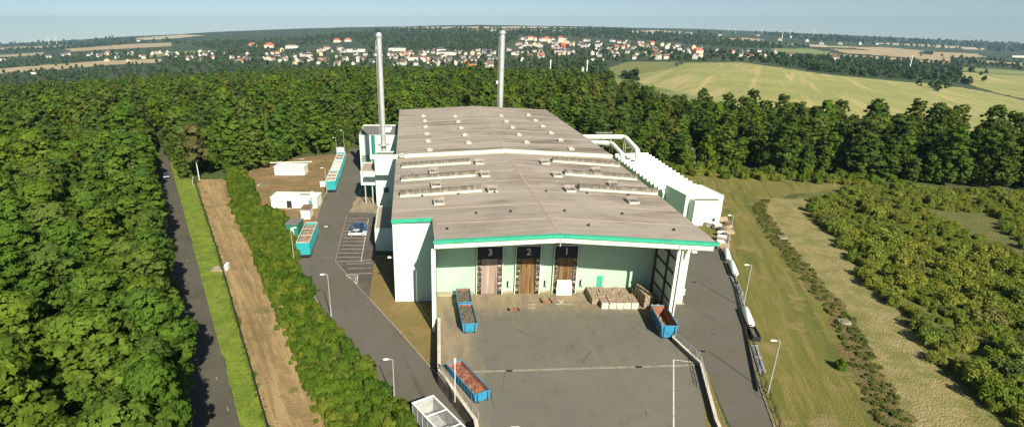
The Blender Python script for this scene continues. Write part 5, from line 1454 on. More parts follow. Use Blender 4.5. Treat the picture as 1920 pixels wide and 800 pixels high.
for i, (x, y) in enumerate(left[NL_:]): inst.append((x, y, rng.choice((0, 1, 4, 0, 1, 3, 2, 5 if rng.random() < .4 else 6 if rng.random() < .3 else 0)), rng.choice((.68, .8, .9, 1.02, 1.12))))
def bscale(x, y):
    a = aof(x, y)
    return float(np.interp(a, [0, 300, 640, 900, 1100, 1200, 1300, 1380, 1500, 1560, 1700, 1950], [.8, .85, .9, .88, .78, .68, .66, .8, .76, .82, .86, .84]))
nb = 0
for i, (x, y) in enumerate(back):
    a = aof(x, y); s = bscale(x, y)*rng.uniform(.82, 1.1)
    near = y < front_y(x)+22
    if nb < NB_ and near and 300 < a < 1990:
        nb += 1
        dark = a > 1080
        k = rng.choice((2, 3, 2, 3, 0)) if dark else rng.choice((0, 1, 4, 0, 1))
        if a > 1520: lab, g = 'tall dark green tree of the wood edge behind the scrub field', 'wood-edge trees behind the scrub'
        elif a > 1080: lab, g = 'dark green tree of the wood edge right of the hall', 'wood-edge trees right of the hall'
        elif a > 600: lab, g = 'tree of the wood edge behind the far end of the hall', 'wood-edge trees behind the hall'
        else: lab, g = 'tall green tree of the wood edge beyond the dry plot and hedge', 'wood-edge trees beyond the plot'
        plant(MID[k], x, y, s*rng.choice((.82, .92, 1.0, 1.1)), lab, 'tree', g, 'leafy_tree', wide=1.22)
    else:
        dark = a > 1080
        inst.append((x, y, rng.choice((2, 3, 2, 3, 1, 0, 7 if rng.random() < .3 else 3)) if dark else rng.choice((0, 1, 4, 0, 1, 2, 3, 5 if rng.random() < .35 else 0)), s*rng.choice((.75, .9, 1, 1.08, 1.22))))
for _ in range(150):   # lower growth closing the foot of the wood edge
    x = rng.uniform(-118, 240)
    if -38 < x < 46: continue
    y = front_y(x)+rng.uniform(-1.5, 5); inst.append((x, y, rng.choice((0, 1, 2, 3)), rng.uniform(.3, .55)))
# single striking trees
X, Y = at(373, 342, ZL)
birch = plant(MIDX[2], X-1, Y+3, 1.25, 'bare-looking pale birch with reddish-brown thin crown by the forest road', 'tree', None, 'birch_tree')
for c in birch.children:
    if c.name.startswith('trunk'):
        b = trunk_mb(15, .12, 4, 3, M['birch'], 2, 7); me = bpy.data.meshes.new('trunk'); me.from_pydata(b.v, [], b.f); me.materials.append(M['birch']); c.data = me
X, Y = at(352, 338, ZL); plant(MID[3], X-2, Y+3, .62, 'dark full tree just left of the thin brown birch by the forest road', 'tree', None, 'leafy_tree')
X, Y = at(588, 262, ZL); t = thing('birch_tree', 'tall slender birch with pale bare stem in front of the dark wood behind the plot', 'tree', (X, Y-1, ZL))
b = MB(); b.tube([(0, 0, 0), (.2, 0, 8), (0, 0, 17)], [.2, .15, .05], M['birch'], 6); b.build('trunk', t)
C, Nn, lv = crown_points(18, 2.0, 8, 1500, 6); o = bpy.data.objects.new('crown', quads_mesh('crown', C, Nn, NR.uniform(.4, .8, len(C)), M['leaf'], lv)); COL.objects.link(o); o.parent = t
X, Y = at(1292, 312, 0); plant(MIDX[1], X, Y, .5, 'small silvery-grey willow at the wood edge right of the ducts', 'tree', None, 'willow_tree', wide=1.3)
X, Y = at(1320, 315, 0); plant(MIDX[0], X, Y, .68, 'slender yellow-green tree beside the silvery willow', 'tree', None, 'leafy_tree', wide=.8)
X, Y = at(1104, 262, 0); plant(MIDX[0], 46, 238, .72, 'bright yellow-green tree just behind the air ducts', 'tree', None, 'leafy_tree')
for (a, y, s) in ((1012, 330, 1.0), (440, 520, 1.0), (480, 540, 1.0), (520, 530, 1.05), (1100, 320, .95)):
    x = (a-850)/1185*y; plant(MIDX[0], x, y, s, 'yellow-green crown standing out of the darker wood beyond the hall', 'tree', 'yellow-green crowns in the wood', 'leafy_tree')

# one object of countless trees, by geometry nodes
def scatter(name, pts, protos, kindlabel, cname):
    coll = bpy.data.collections.new(cname)
    for i, (c, t, H) in enumerate(protos):
        # crown and trunk joined in one mesh
        bm = bmesh.new(); bm.from_mesh(c); me = c.copy()
        bm.free()
        o = bpy.data.objects.new('%s_%02d' % (cname, i), me); coll.objects.link(o)
    me = bpy.data.meshes.new(name); me.from_pydata([(x, y, z) for x, y, z, k, s in pts], [], [])
    a = me.attributes.new('k', 'INT', 'POINT'); a.data.foreach_set('value', [int(p[3]) for p in pts])
    a = me.attributes.new('s', 'FLOAT', 'POINT'); a.data.foreach_set('value', [float(p[4]) for p in pts])
    a = me.attributes.new('r', 'FLOAT', 'POINT'); a.data.foreach_set('value', [R.uniform(0, 6.28) for p in pts])
    o = bpy.data.objects.new(name, me); COL.objects.link(o)
    ng = bpy.data.node_groups.new(name+'_nodes', 'GeometryNodeTree')
    ng.interface.new_socket('Geometry', in_out='INPUT', socket_type='NodeSocketGeometry'); ng.interface.new_socket('Geometry', in_out='OUTPUT', socket_type='NodeSocketGeometry')
    gi = ng.nodes.new('NodeGroupInput'); go = ng.nodes.new('NodeGroupOutput')
    ip = ng.nodes.new('GeometryNodeInstanceOnPoints'); ci = ng.nodes.new('GeometryNodeCollectionInfo')
    ci.inputs['Collection'].default_value = coll; ci.inputs['Separate Children'].default_value = True; ci.inputs['Reset Children'].default_value = True
    def na(n, t):
        q = ng.nodes.new('GeometryNodeInputNamedAttribute'); q.data_type = t; q.inputs['Name'].default_value = n; return q.outputs['Attribute']
    cx_ = ng.nodes.new('ShaderNodeCombineXYZ')
    ng.links.new(na('r', 'FLOAT'), cx_.inputs['Z'])
    ng.links.new(gi.outputs[0], ip.inputs['Points']); ng.links.new(ci.outputs[0], ip.inputs['Instance'])
    ip.inputs['Pick Instance'].default_value = True
    ng.links.new(na('k', 'INT'), ip.inputs['Instance Index']); ng.links.new(cx_.outputs[0], ip.inputs['Rotation'])
    sv = ng.nodes.new('ShaderNodeCombineXYZ'); s_ = na('s', 'FLOAT')
    for q in 'XYZ': ng.links.new(s_, sv.inputs[q])
    ng.links.new(sv.outputs[0], ip.inputs['Scale']); ng.links.new(ip.outputs[0], go.inputs[0])
    md = o.modifiers.new('scatter', 'NODES'); md.node_group = ng
    o['kind'] = 'stuff'
    if kindlabel: o['label'] = kindlabel
    return o
scatter('forest', [(x, y, tz(x, y), k, s) for x, y, k, s in inst], MID+MIDX, 'mass of green treetops of the wood filling the middle distance', 'wood_tree')

# far trees: between houses, hedgerows, distant woods (rows of photo places on the terrain)
farpts = []
rf = random.Random(8)
WOODS = [([(-30, 140), (120, 130), (310, 118), (520, 128), (900, 138), (900, 142), (-30, 160)], 500),
         ([(-30, 112), (300, 92), (300, 116), (-30, 130)], 330), ([(310, 98), (480, 96), (480, 128), (310, 120)], 260), ([(-30, 97), (320, 76), (340, 82), (-30, 103)], 160),
         ([(320, 80), (480, 78), (760, 56), (930, 56), (930, 98), (700, 92), (660, 76), (480, 96), (420, 96)], 1500), ([(470, 96), (700, 92), (980, 100), (980, 132), (480, 128)], 330),
         ([(930, 56), (1180, 60), (1330, 68), (1480, 92), (1400, 92), (1250, 80), (1060, 70), (980, 72), (930, 90)], 800),
         ([(980, 90), (1200, 85), (1420, 98), (1480, 120), (1380, 116), (1130, 116), (980, 120)], 330), ([(960, 118), (1130, 116), (1140, 142), (960, 148)], 170),
         ([(1060, 138), (1170, 146), (1280, 158), (1290, 164), (1150, 152), (1060, 148)], 60),
         ([(1380, 100), (1480, 104), (1560, 106), (1640, 110), (1780, 116), (1850, 128), (1860, 150), (1810, 160), (1740, 152), (1600, 142), (1540, 136), (1400, 112)], 800),
         ([(1705, 160), (1760, 163), (1835, 170), (1835, 176), (1770, 174), (1710, 167)], 40),
         ([(1350, 76), (1500, 84), (1520, 90), (1360, 84)], 130), ([(1400, 62), (1920, 82), (1920, 100), (1780, 92), (1700, 88), (1480, 74)], 500),
         ([(1730, 98), (1800, 108), (1920, 118), (1920, 132), (1850, 124), (1720, 106)], 100), ([(740, 54), (1150, 55), (1400, 66), (1170, 66), (930, 58)], 200), ([(-30, 84), (250, 68), (260, 84), (-30, 90)], 150)]
for poly, n in WOODS:
    xs_ = [p[0] for p in poly]; ys_ = [p[1] for p in poly]; k = 0; tr = 0
    while k < n and tr < n*12:
        tr += 1; px, py = rf.uniform(min(xs_), max(xs_)), rf.uniform(min(ys_), max(ys_))
        if not inpoly((px, py), poly): continue
        if any(inpoly((px, py), f[2]) for f in FIELDS): 
            if rf.random() < .97: continue
        q = far_at(px, py)
        if q is None: continue
        k += 1; s = rf.uniform(.6, 1.1)
        if q[1] > 2200: s *= min(1.9, q[1]/2200)
        farpts.append((q[0], q[1], q[2]-.8, rf.randint(0, 2), s))
scatter('distant_woods', farpts, FAR, 'blue-green woods and trees between the far houses and fields', 'distant_tree')

# ------------------------------------------------------------ shrubs
def make_shrub(H, Rr, n, qs, mat, seed, loose=.3):
    C = []; Nn = []; lv = []
    k = 9
    for i in range(k):
        a = i*2.4; r_ = Rr*.55*math.sqrt((i+.3)/k); h = H*NR.uniform(.6, 1.0)*(1-.25*i/k)
        m = n//k; u = NR.uniform(0, 1, m)**.7; d = sph(m)*Rr*(.42-.22*u[:, None])
        c = np.stack([math.cos(a)*r_*(1+.35*u)+d[:, 0], math.sin(a)*r_*(1+.35*u)+d[:, 1], u*h+d[:, 2]*.5+.15], 1)
        C.append(c); Nn.append(d*1.5+np.array([math.cos(a)*.3, math.sin(a)*.3, .5])+NR.normal(size=(m, 3))*loose); lv.append(np.clip(NR.uniform(.2, .7)+NR.uniform(-.25, .25, m), 0, 1))
    C = np.concatenate(C); C[:, 2] = np.maximum(C[:, 2], .05)
    me = quads_mesh('foliage', C, np.concatenate(Nn), NR.uniform(.6, 1.3, len(C))*qs, mat, np.concatenate(lv))
    b = MB(); rr = random.Random(seed)
    for i in range(5):
        a = i*1.3; b.tube([(0, 0, -.2), (math.cos(a)*Rr*.3, math.sin(a)*Rr*.3, H*.4), (math.cos(a)*Rr*.5, math.sin(a)*Rr*.5, H*.7)], [.06, .045, .02], M['bark'], 4, False)
    tm = bpy.data.meshes.new('stems'); tm.from_pydata(b.v, [], b.f); tm.materials.append(M['bark']); tm.update()
    return me, tm
HED = [make_shrub(2.8, 1.7, 3000, .24, M['leaf_hedge'], 1), make_shrub(2.5, 1.6, 2800, .22, M['leaf_hedge'], 2), make_shrub(3.2, 1.6, 3000, .24, M['leaf_hedge'], 3), make_shrub(2.6, 1.8, 3000, .24, M['leaf_hedge'], 4)]
SCR = [make_shrub(1.9, 1.7, 2600, .17, M['leaf_scrub'], 5, .7), make_shrub(1.4, 1.7, 2300, .16, M['leaf_scrub'], 6, .7), make_shrub(2.3, 1.5, 2600, .17, M['leaf_scrub'], 7, .7), make_shrub(1.1, 1.5, 1900, .16, M['leaf_brown'], 8, .7)]
DRYS = [make_shrub(.8, .9, 700, .2, M['leaf_dry'], 9, .6)]
WEED = [make_shrub(1.0, 1.0, 500, .22, M['leaf_brown'], 31, .7), make_shrub(.7, 1.1, 500, .2, M['leaf_brown'], 32, .7)]
def shrub(proto, X, Y, s, lab, cat, g, name, z=None):
    e = thing(name, lab, cat, (X, Y, near_z(X, Y) if z is None else z), R.uniform(0, 6.28), g); sx = s*R.uniform(.95, 1.35); e.scale = (sx, sx*R.uniform(.85, 1.15), s)
    for n, m in (('foliage', proto[0]), ('stems', proto[1])):
        o = bpy.data.objects.new(n, m); COL.objects.link(o); o.parent = e
    return e
# hedge belt polygon
hb = L((428, 335), (455, 318), (470, 345), (488, 395), (515, 402), (540, 425), (555, 452), (556, 500), (580, 545), (606, 592), (650, 650), (700, 708), (772, 796), (830, 880), (665, 880), (622, 800), (582, 735), (555, 660), (522, 590), (494, 520), (472, 460), (440, 400))
hp = poisson(lambda x, y: inpoly((x, y), hb), (-80, 0, 50, 200), 2.05, 9000, rng)
hp = [p for p in hp if p[1] > 56]
hp.sort(key=lambda p: p[1]); hp = hp[:290]
print('hedge', len(hp), 'left', len(left), 'back', len(back), 'inst', len(inst), 'nb', nb, 'far', len(farpts))
for i, (x, y) in enumerate(hp):
    near = y < 105
    s = R.uniform(.55, .95)
    shrub(HED[i % 4], x, y, s, 'leafy green bush of the belt between mown strip and site road' if near else 'green bush of the belt between mown strip and dry plot', 'bush', 'bushes of the near hedge belt' if near else 'bushes of the far hedge belt', 'hedge_bush', ZL)
hu = []
while len(hu) < 1500:
    x, y = R.uniform(-76, 0), R.uniform(54, 192)
    if inpoly((x, y), hb): hu.append((x, y, ZL-.1, R.randint(0, 3), R.uniform(.3, .62)))
for _ in range(500):   # ragged outer fringe
    j = R.randrange(len(hb)); x0, y0 = hb[j]; x1, y1 = hb[(j+1) % len(hb)]; t = R.random()
    x, y = x0+(x1-x0)*t+R.gauss(0, .5), y0+(y1-y0)*t+R.gauss(0, .5)
    if j > 12: hu.append((x, y, ZL-.1, R.randint(0, 3), R.uniform(.15, .4)))
scatter('hedge_undergrowth', hu, [(m[0], m[1], 1) for m in HED], 'dense low leafage filling the belt between the taller bushes', 'belt_plant')
vw = []
for _ in range(700):
    j = R.randrange(len(fence_line)-1); x0, y0 = fence_line[j]; x1, y1 = fence_line[j+1]; t = R.random()
    vw.append((x0+(x1-x0)*t+R.gauss(0, .25), y0+(y1-y0)*t, ZL-.05, R.randint(0, 3), R.uniform(.06, .16)))
for _ in range(450):
    j = 1; (x0, y0), (x1, y1) = road_r[j], road_r[j+1]; t = R.random()
    vw.append((x0+(x1-x0)*t+R.uniform(.1, 3.5), y0+(y1-y0)*t, ZL-.05, R.randint(0, 3), R.uniform(.03, .08)))
scatter('verge_weeds', vw, [(m[0], m[1], 1) for m in HED], 'tufts of grass and weeds along the fence and verge', 'verge_plant')
# bushes between plot and wood
q = poisson(lambda x, y: inpoly((x, y), L((430, 335), (455, 318), (520, 296), (600, 286), (650, 276), (650, 262), (560, 268), (470, 290), (425, 322))), (-110, -30, 160, 280), 3.2, 4000, rng)[:60]
for i, (x, y) in enumerate(q): shrub(HED[i % 4], x, y, R.uniform(.9, 1.25), 'green bush between the dry plot and the tall wood', 'bush', 'bushes behind the dry plot', 'bush', ZL)
# roadside weeds
for i in range(26):
    t = i/26; Y = 185+t*75; X = -86-(Y-188)*.62+R.uniform(-1.5, 1.5)
    shrub(HED[i % 4], X+1.5, Y, R.uniform(.4, .8), 'bright low bush on the right verge of the forest road', 'bush', 'verge bushes of the forest road', 'bush', ZL)
# scrub field
scr = [(67, 54), (68.5, 60), (72, 80), (78, 98), (87.5, 126), (92, 142), (98, 158), (128, 172), (170, 160), (230, 146), (230, 54)]
def scr_ok(x, y):
    if not inpoly((x, y), scr): return False
    p = pix(x, y, 0)
    if p[0] > 2200 or p[1] > 880: return False
    return mnoise.noise(Vector((x*.045, y*.045, 2))) > -.18
sp = poisson(scr_ok, (70, 230, 54, 175), 2.9, 12000, rng)
edge_pts = []
for (x0, y0), (x1, y1) in zip(scr[:7], scr[1:7]):
    n_ = max(1, int(math.hypot(x1-x0, y1-y0)/2.6))
    for j in range(n_): edge_pts.append((x0+(x1-x0)*j/n_+R.uniform(-1.6, 2.6), y0+(y1-y0)*j/n_))
sp.sort(key=lambda p: p[0]**2+p[1]**2)
rest = []
for i, (x, y) in enumerate(edge_pts):
    shrub(SCR[i % 3], x, y, R.uniform(.6, 1.4), 'bush of the scrub edge casting shade on the straw-coloured strip', 'bush', 'edge bushes of the scrub field', 'scrub_bush', 0)
for i, (x, y) in enumerate(sp):
    if i < 180: shrub((SCR[:3]+[SCR[0], SCR[1], SCR[2], SCR[3]])[i % 7], x, y, R.choice((.6, .8, 1, 1.2, 1.5, 1.8)), 'olive-green bush inside the scrub field on the right', 'bush', 'bushes inside the scrub field', 'scrub_bush', 0)
    else: rest.append((x, y, 0, R.randint(0, 3), R.uniform(.75, 1.35)))
rest2 = []
for _ in range(10500):
    x, y = R.uniform(66, 230), R.uniform(54, 175)
    if mnoise.noise(Vector((x*.06, y*.06, 7))) < -.28: continue
    if inpoly((x, y), scr) and pix(x, y, 0)[0] < 2200: rest2.append((x, y, -.1, R.choice((0, 1, 2, 1, 2, 3, 0, 4)), R.uniform(.25, .9)))
scatter('undergrowth', rest+rest2, [(m[0], m[1], 1) for m in SCR+DRYS], 'low olive undergrowth and dry weeds covering the scrub field', 'scrub_plant')
sw = []
for _ in range(650):
    t = R.random(); Y = 50+t*108
    xl_ = np.interp(Y, [50, 59, 89, 126, 151, 158], [50.5, 51.5, 63.3, 71, 79, 84]); xr_ = np.interp(Y, [50, 59, 89, 126, 150, 158], [55.5, 56, 67, 75, 81.5, 87])
    X = R.uniform(xl_, xr_)
    sw.append((X, Y, -.08, R.choice((0, 1)), R.uniform(.2, .6)))
scatter('swale_weeds', sw, [(m[0], m[1], 1) for m in WEED], 'rough brown weeds along the shallow ditch', 'ditch_plant')
# green bushes between lawn and wood edge
for i, (x, y) in enumerate(poisson(lambda x, y: inpoly((x, y), [(60, 196), (82, 182), (104, 178), (124, 170), (140, 168), (140, 176), (118, 186), (96, 194), (76, 198), (62, 206)]), (58, 145, 160, 210), 3.0, 3000, rng)[:70]):
    shrub((SCR+HED)[i % 8], x, y, R.uniform(.8, 1.3), 'yellow-green bush at the foot of the dark wood beyond the lawn', 'bush', 'bushes at the foot of the wood', 'bush', 0)
X, Y = at(1575, 690, 0); shrub(HED[0], X, Y, .55, 'single bright green bush in the lower swale', 'bush', None, 'bush', 0)

# ------------------------------------------------------------ town
def house_mesh(w, d, h, rh, wm, rm, rows=2, cols=4, hip=False):
    b = MB(); b.prism([(-w, -d), (w, -d), (w, d), (-w, d)], -3, h, wm)
    e = .4
    if hip:
        b.add([(-w-e, -d-e, h), (w+e, -d-e, h), (w+e, d+e, h), (-w-e, d+e, h), (-w*.45, 0, h+rh), (w*.45, 0, h+rh)], [(0, 1, 5, 4), (1, 2, 5), (2, 3, 4, 5), (3, 0, 4), (3, 2, 1, 0)], rm)
    else:
        b.add([(-w-e, -d-e, h-.1), (w+e, -d-e, h-.1), (w+e, d+e, h-.1), (-w-e, d+e, h-.1), (-w-e, 0, h+rh), (w+e, 0, h+rh)], [(0, 1, 5, 4), (2, 3, 4, 5), (3, 2, 1, 0)], rm)
        b.add([(-w, -d, h), (-w, d, h), (-w, 0, h+rh-.2), (w, -d, h), (w, d, h), (w, 0, h+rh-.2)], [(0, 2, 1), (3, 4, 5)], wm)
        b.box(w*.3, w*.3+.8, -.4, .4, h+rh-1, h+rh+.9, M['h_brick'])
    for s in (-1, 1):
        for r_ in range(rows):
            for c in range(cols):
                x = -w+(2*w)*(c+.5)/cols; z = 1.0+r_*2.8; y0 = s*d
                b.box(x-.5, x+.5, min(y0, y0+s*.06), max(y0, y0+s*.06), z, z+1.4, M['window'])
        for r_ in range(rows): 
            for y in (-d*.4, d*.4):
                x0 = s*w; z = 1.0+r_*2.8; b.box(min(x0, x0+s*.06), max(x0, x0+s*.06), y-.5, y+.5, z, z+1.4, M['window'])
    me = bpy.data.meshes.new('house'); me.from_pydata(b.v, [], b.f)
    for m in b.mats: me.materials.append(m)
    me.polygons.foreach_set('material_index', b.mi); me.update(); return me
HS = {'white house with dark roof': [house_mesh(5.5, 4.5, 6, 3.6, M['h_white'], M['r_dark']), house_mesh(7, 5, 6.5, 4, M['h_white'], M['r_dark'])],
      'white house with red tiled roof': [house_mesh(5.5, 4.5, 6, 3.8, M['h_white'], M['r_red']), house_mesh(6.5, 5, 5.5, 4, M['h_white'], M['r_red'])],
      'cream house with brown roof': [house_mesh(6, 5, 6.5, 3.8, M['h_cream'], M['r_brown']), house_mesh(5, 5, 8, 3.5, M['h_cream'], M['r_dark'])],
      'pale house with brown roof': [house_mesh(6, 4.5, 6, 3.6, M['h_white'], M['r_brown'])]}
QU = [('in the left part of town', [(490, 100), (620, 92), (720, 92), (720, 124), (640, 128), (500, 122)], 62), ('between the two chimneys', [(728, 98), (930, 96), (930, 122), (900, 128), (728, 124)], 84),
      ('just right of the right chimney', [(948, 76), (1010, 72), (1075, 78), (1075, 106), (960, 118)], 60), ('on the slope above the olive field', [(1080, 76), (1200, 80), (1320, 92), (1322, 112), (1260, 114), (1180, 112), (1085, 108)], 74),
      ('among trees on the far left', [(150, 100), (300, 100), (470, 100), (470, 120), (310, 114), (180, 118)], 46), ('in the loose row right of town', [(1325, 94), (1480, 98), (1500, 106), (1480, 112), (1340, 108)], 18)]
rt = random.Random(12); placed = []
for where, poly, n in QU:
    xs_ = [p[0] for p in poly]; ys_ = [p[1] for p in poly]; k = 0; tr = 0
    while k < n and tr < 4000:
        tr += 1; px, py = rt.uniform(min(xs_), max(xs_)), rt.uniform(min(ys_), max(ys_))
        if not inpoly((px, py), poly): continue
        q_ = far_at(px, py)
        if q_ is None or any(math.hypot(q_[0]-a[0], q_[1]-a[1]) < 11 for a in placed): continue
        placed.append(q_); k += 1
        typ = rt.choices(list(HS), weights=(6, .9, 1.2, 2.2))[0]; me = rt.choice(HS[typ])
        o = bpy.data.objects.new('house', me); COL.objects.link(o); o.location = q_; o.rotation_euler = (0, 0, rt.choice((0, 1.57, .4, 1.2, -.5))+rt.uniform(-.2, .2)); s = rt.uniform(.7, 1.1)*(1.0 if q_[1] < 1900 else 1.2); o.scale = (s, s, s)
        tag(o, 'small '+typ+' '+where, 'house', typ+'s '+where)
def bigb(name, lab, px, py, w, d, h, rh, wm, rm, rz=0, rows=3, cols=8, hip=True, cat='building'):
    q_ = far_at(px, py)
    me = house_mesh(w, d, h, rh, wm, rm, rows, cols, hip); o = bpy.data.objects.new(name, me); COL.objects.link(o); o.location = q_; o.rotation_euler = (0, 0, rz)
    return tag(o, lab, cat)
bigb('large_house', 'long house with orange-red roof at the wood edge, leftmost of the red roofs', 474, 88, 17, 9, 7, 8, M['h_cream'], M['r_red'], .1)
bigb('large_house', 'broad house with bright red hipped roof right of the leftmost red roof', 506, 90, 18, 11, 9, 9, M['h_white'], M['r_red'], -.1)
bigb('apartment_row', 'row of white houses right of the two red roofs on the left', 548, 91, 22, 7, 9, 5, M['h_white'], M['r_brown'])
bigb('manor_house', 'wide cream building with red roofs at the wood edge left of the left chimney', 632, 80, 15, 9, 8, 8, M['h_cream'], M['r_red'], .2)
bigb('manor_house', 'second wing with red roof just left of the left chimney top', 653, 79, 13, 9, 9, 7, M['h_white'], M['r_red'], -.2)
bigb('school_building', 'long white block with dark roof left of the left chimney', 668, 98, 28, 8, 9, 3, M['h_white'], M['r_dark'])
bigb('apartment_row', 'long white apartment block with dark roof between hall chimneys, upper row', 745, 96, 26, 8, 9, 4, M['h_white'], M['r_dark'])
bigb('apartment_row', 'long low white terrace in the lower row between the chimneys', 790, 113, 30, 6, 6, 3, M['h_white'], M['r_brown'], .03)
bigb('apartment_row', 'pale apartment block with slate roof in the middle of the town', 835, 104, 22, 8, 8, 4, M['h_white'], M['r_dark'])
bigb('apartment_row', 'broad white block with four gables left of the right chimney', 826, 100, 13, 9, 10, 6, M['h_white'], M['r_dark'], .3)
bigb('warehouse', 'grey flat hall building with brick side in the town centre', 762, 104, 26, 9, 6, 2, M['h_cream'], M['r_dark'])
bigb('red_house', 'small bright red house in front of the right chimney', 884, 133, 5, 4, 6, 4, M['bright_red'], M['r_red'], .3, 2, 3, False, 'house')
bigb('white_house', 'white gabled house among trees just left of the right chimney', 916, 128, 6, 6, 6, 5, M['h_white'], M['r_brown'], .8, 2, 3, False, 'house')
bigb('villa', 'large cream villa with red roof at the upper edge right of the chimney', 995, 76, 14, 10, 10, 6, M['h_cream'], M['r_red'], .1)
bigb('villa', 'second cream villa with red roof on the ridge of the town', 1025, 78, 12, 10, 10, 7, M['h_cream'], M['r_red'], -.2)
bigb('town_hall', 'tall cream building with bright red front on the ridge of the town', 1050, 80, 10, 10, 15, 6, M['h_cream'], M['r_red'], .2)
bigb('red_house', 'bright red facade below the tall cream building', 1055, 92, 7, 7, 13, 4, M['bright_red'], M['r_red'], .1)
bigb('apartment_row', 'white apartment block below the red facade', 1052, 103, 12, 8, 9, 5, M['h_white'], M['r_dark'], -.1)
bigb('villa', 'cream tower-like house with red roof at the right end of the town', 1306, 108, 9, 8, 14, 6, M['h_cream'], M['r_red'], .3)
bigb('villa', 'large white gabled house in front of the trees on the right slope', 1230, 112, 9, 8, 9, 6, M['h_white'], M['r_brown'], .9)
bigb('barn', 'white barn at the wood edge above the striped field', 1564, 113, 9, 6, 6, 5, M['h_white'], M['r_brown'], -.4, 1, 3, False)
bigb('warehouse', 'long pale factory hall with round end by the three masts', 1075, 147, 24, 6, 5, 1.5, M['h_cream'], M['r_brown'], -.05, 1, 12, True, 'warehouse')
bigb('warehouse', 'white flat hall just above the olive field', 1118, 115, 14, 6, 5, 1.5, M['h_white'], M['r_dark'], 0, 1, 6, True, 'warehouse')
bigb('warehouse', 'white flat warehouse at the far left edge', 3, 115, 22, 10, 10, 2, M['h_white'], M['r_dark'], 0, 1, 6, True, 'warehouse')
bigb('warehouse', 'white low hall by the tan field on the left', 70, 139, 12, 5, 4, 1.5, M['h_white'], M['r_dark'], .1, 1, 6, True, 'warehouse')
bigb('warehouse', 'white warehouse among dark woods at the right edge', 1905, 108, 26, 9, 7, 2, M['h_white'], M['r_dark'], 0, 1, 6, True, 'warehouse')
# masts and wind turbines
def mast(lab, px, pyb, pyt, r, cat='mast', name='mast'):
    q_ = far_at(px, pyb); h = z_at(q_[0], q_[1], pyt)-q_[2]
    t = thing(name, lab, cat, q_); b = MB(); b.tube([(0, 0, -2), (0, 0, h)], [r*1.3, r*.7], M['pale_duct'], 6); b.build('pole', t)
    b = MB()
    for k in range(3): b.box(-r*2.2, r*2.2, -.15, .15, h-1.5-k*1.4, h-1.1-k*1.4, M['galv'])
    b.build('crossarm', t)
mast('tall pale mast by the factory hall, left of three', 1031, 143, 112, .75)
mast('tall pale mast by the factory hall, middle and tallest of three', 1099, 146, 112, .75)
mast('short thick mast in front of the factory hall', 1091, 153, 126, .8)
mast('white mast rising from the wood above the striped field', 1704, 132, 104, 1.0)
mast('distant thin mast on the wooded plain right of the town', 1465, 78, 61, 1.6)
mast('thin white mast on the horizon wood left of the right chimney', 922, 64, 51, 1.6)
def turbine(px, pyb, pyt, lab):
    q_ = far_at(px, pyb)
    if q_ is None: return
    h = z_at(q_[0], q_[1], pyt)-q_[2]; t = thing('wind_turbine', lab, 'wind turbine', q_, 0, 'wind turbines on the horizon' if 'row' in lab else None)
    b = MB(); b.tube([(0, 0, -3), (0, 0, h)], [h*.03, h*.018], M['white_paint'], 6); b.build('tower', t)
    b = MB()
    for k in range(3):
        a = k*2.094+px; b.tube([(0, -3, h), (math.cos(a)*h*.45, -3, h+math.sin(a)*h*.45)], [h*.02, h*.006], M['white_paint'], 4)
    b.build('rotor', t)
turbine(93, 86, 73, 'left one of the two wind turbines on the left horizon')
turbine(107, 85, 72, 'right one of the two wind turbines on the left horizon')
for x, y in ((1365, 60), (1428, 62), (1452, 62), (1480, 63), (1378, 61), (1525, 65), (1700, 75)): turbine(x, y+2, y-6, 'tiny wind turbine in the row on the right horizon')
for x, y in ((1420, 66), (1462, 75), (1512, 77), (1540, 82), (1575, 82), (1610, 82), (1642, 82), (1690, 84), (1500, 70), (1350, 66), (1480, 69), (260, 76), (120, 104), (128, 102), (92, 107)):
    q_ = far_at(x, y+2)
    if q_ is None: continue
    o = bpy.data.objects.new('house', HS['white house with dark roof'][0]); COL.objects.link(o); o.location = q_; o.scale = (1.8, 1.8, 1.5); o.rotation_euler = (0, 0, rt.uniform(0, 3))
    tag(o, 'tiny white farmhouse on the far plain', 'house', 'white farmhouses on the far plain')

# ------------------------------------------------------------ haze, sky, sun, camera
b = MB(); b.box(-9000, 9000, -160, 6900, -420, 62, M['dark']); hz = b.build('haze'); hz['kind'] = 'stuff'
hm, nt, out = newmat('haze_air'); pv = N(nt, 'ShaderNodeVolumePrincipled'); pv.inputs['Color'].default_value = (.43, .70, .95, 1); pv.inputs['Density'].default_value = 5.5e-5; pv.inputs['Anisotropy'].default_value = .2
nt.links.new(pv.outputs[0], out.inputs['Volume']); hz.data.materials.clear(); hz.data.materials.append(hm)

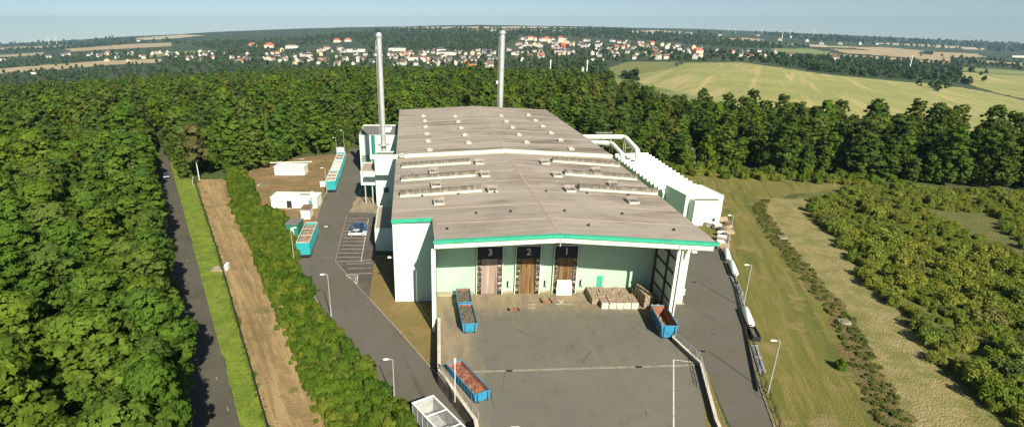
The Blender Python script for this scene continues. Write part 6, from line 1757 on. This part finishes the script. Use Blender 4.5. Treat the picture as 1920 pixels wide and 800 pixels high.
EL = math.radians(35); SD = Vector((.31, -.95, 0)).normalized()
w = bpy.data.worlds.new('World'); scene.world = w; w.use_nodes = True; nt = w.node_tree; nt.nodes.clear()
sky = nt.nodes.new('ShaderNodeTexSky'); sky.sky_type = 'NISHITA'; sky.sun_disc = False; sky.sun_elevation = EL
sky.sun_rotation = math.atan2(SD.x, SD.y); sky.air_density = 1.0; sky.dust_density = .7; sky.ozone_density = 1.6; sky.altitude = 200
bg = nt.nodes.new('ShaderNodeBackground'); bg.inputs[1].default_value = .054; wo = nt.nodes.new('ShaderNodeOutputWorld')
tc = nt.nodes.new('ShaderNodeTexCoord'); va = nt.nodes.new('ShaderNodeVectorMath'); va.operation = 'ADD'; va.inputs[1].default_value = (0, 0, .075)
nt.links.new(tc.outputs['Generated'], va.inputs[0]); nt.links.new(va.outputs[0], sky.inputs[0])
nt.links.new(sky.outputs[0], bg.inputs[0]); nt.links.new(bg.outputs[0], wo.inputs[0])
sl = bpy.data.lights.new('sun', 'SUN'); sl.energy = 5.0; sl.angle = math.radians(.53); sl.color = (1, .92, .78)
so = bpy.data.objects.new('sun', sl); COL.objects.link(so)
dirv = Vector((SD.x*math.cos(EL), SD.y*math.cos(EL), math.sin(EL))); so.rotation_euler = dirv.to_track_quat('Z', 'Y').to_euler()
cd = bpy.data.cameras.new('camera'); co = bpy.data.objects.new('camera', cd); COL.objects.link(co); scene.camera = co
co.location = (0, 0, HC); co.rotation_euler = (math.pi/2-PITCH, 0, 0)
cd.sensor_width = 36; cd.lens = F_/1920*36; cd.shift_x = (960-CX)/1920; cd.shift_y = (CY-400)/1920; cd.clip_end = 30000; cd.clip_start = .5
scene.view_settings.view_transform = 'Standard'; scene.view_settings.look = 'None'; scene.view_settings.exposure = EXPO if 'EXPO' in globals() else .85; scene.view_settings.gamma = 1
scene.cycles.max_bounces = 5; scene.cycles.diffuse_bounces = 3; scene.cycles.glossy_bounces = 2; scene.cycles.transmission_bounces = 2; scene.cycles.volume_bounces = 0; scene.cycles.transparent_max_bounces = 4
scene.cycles.use_denoising = True
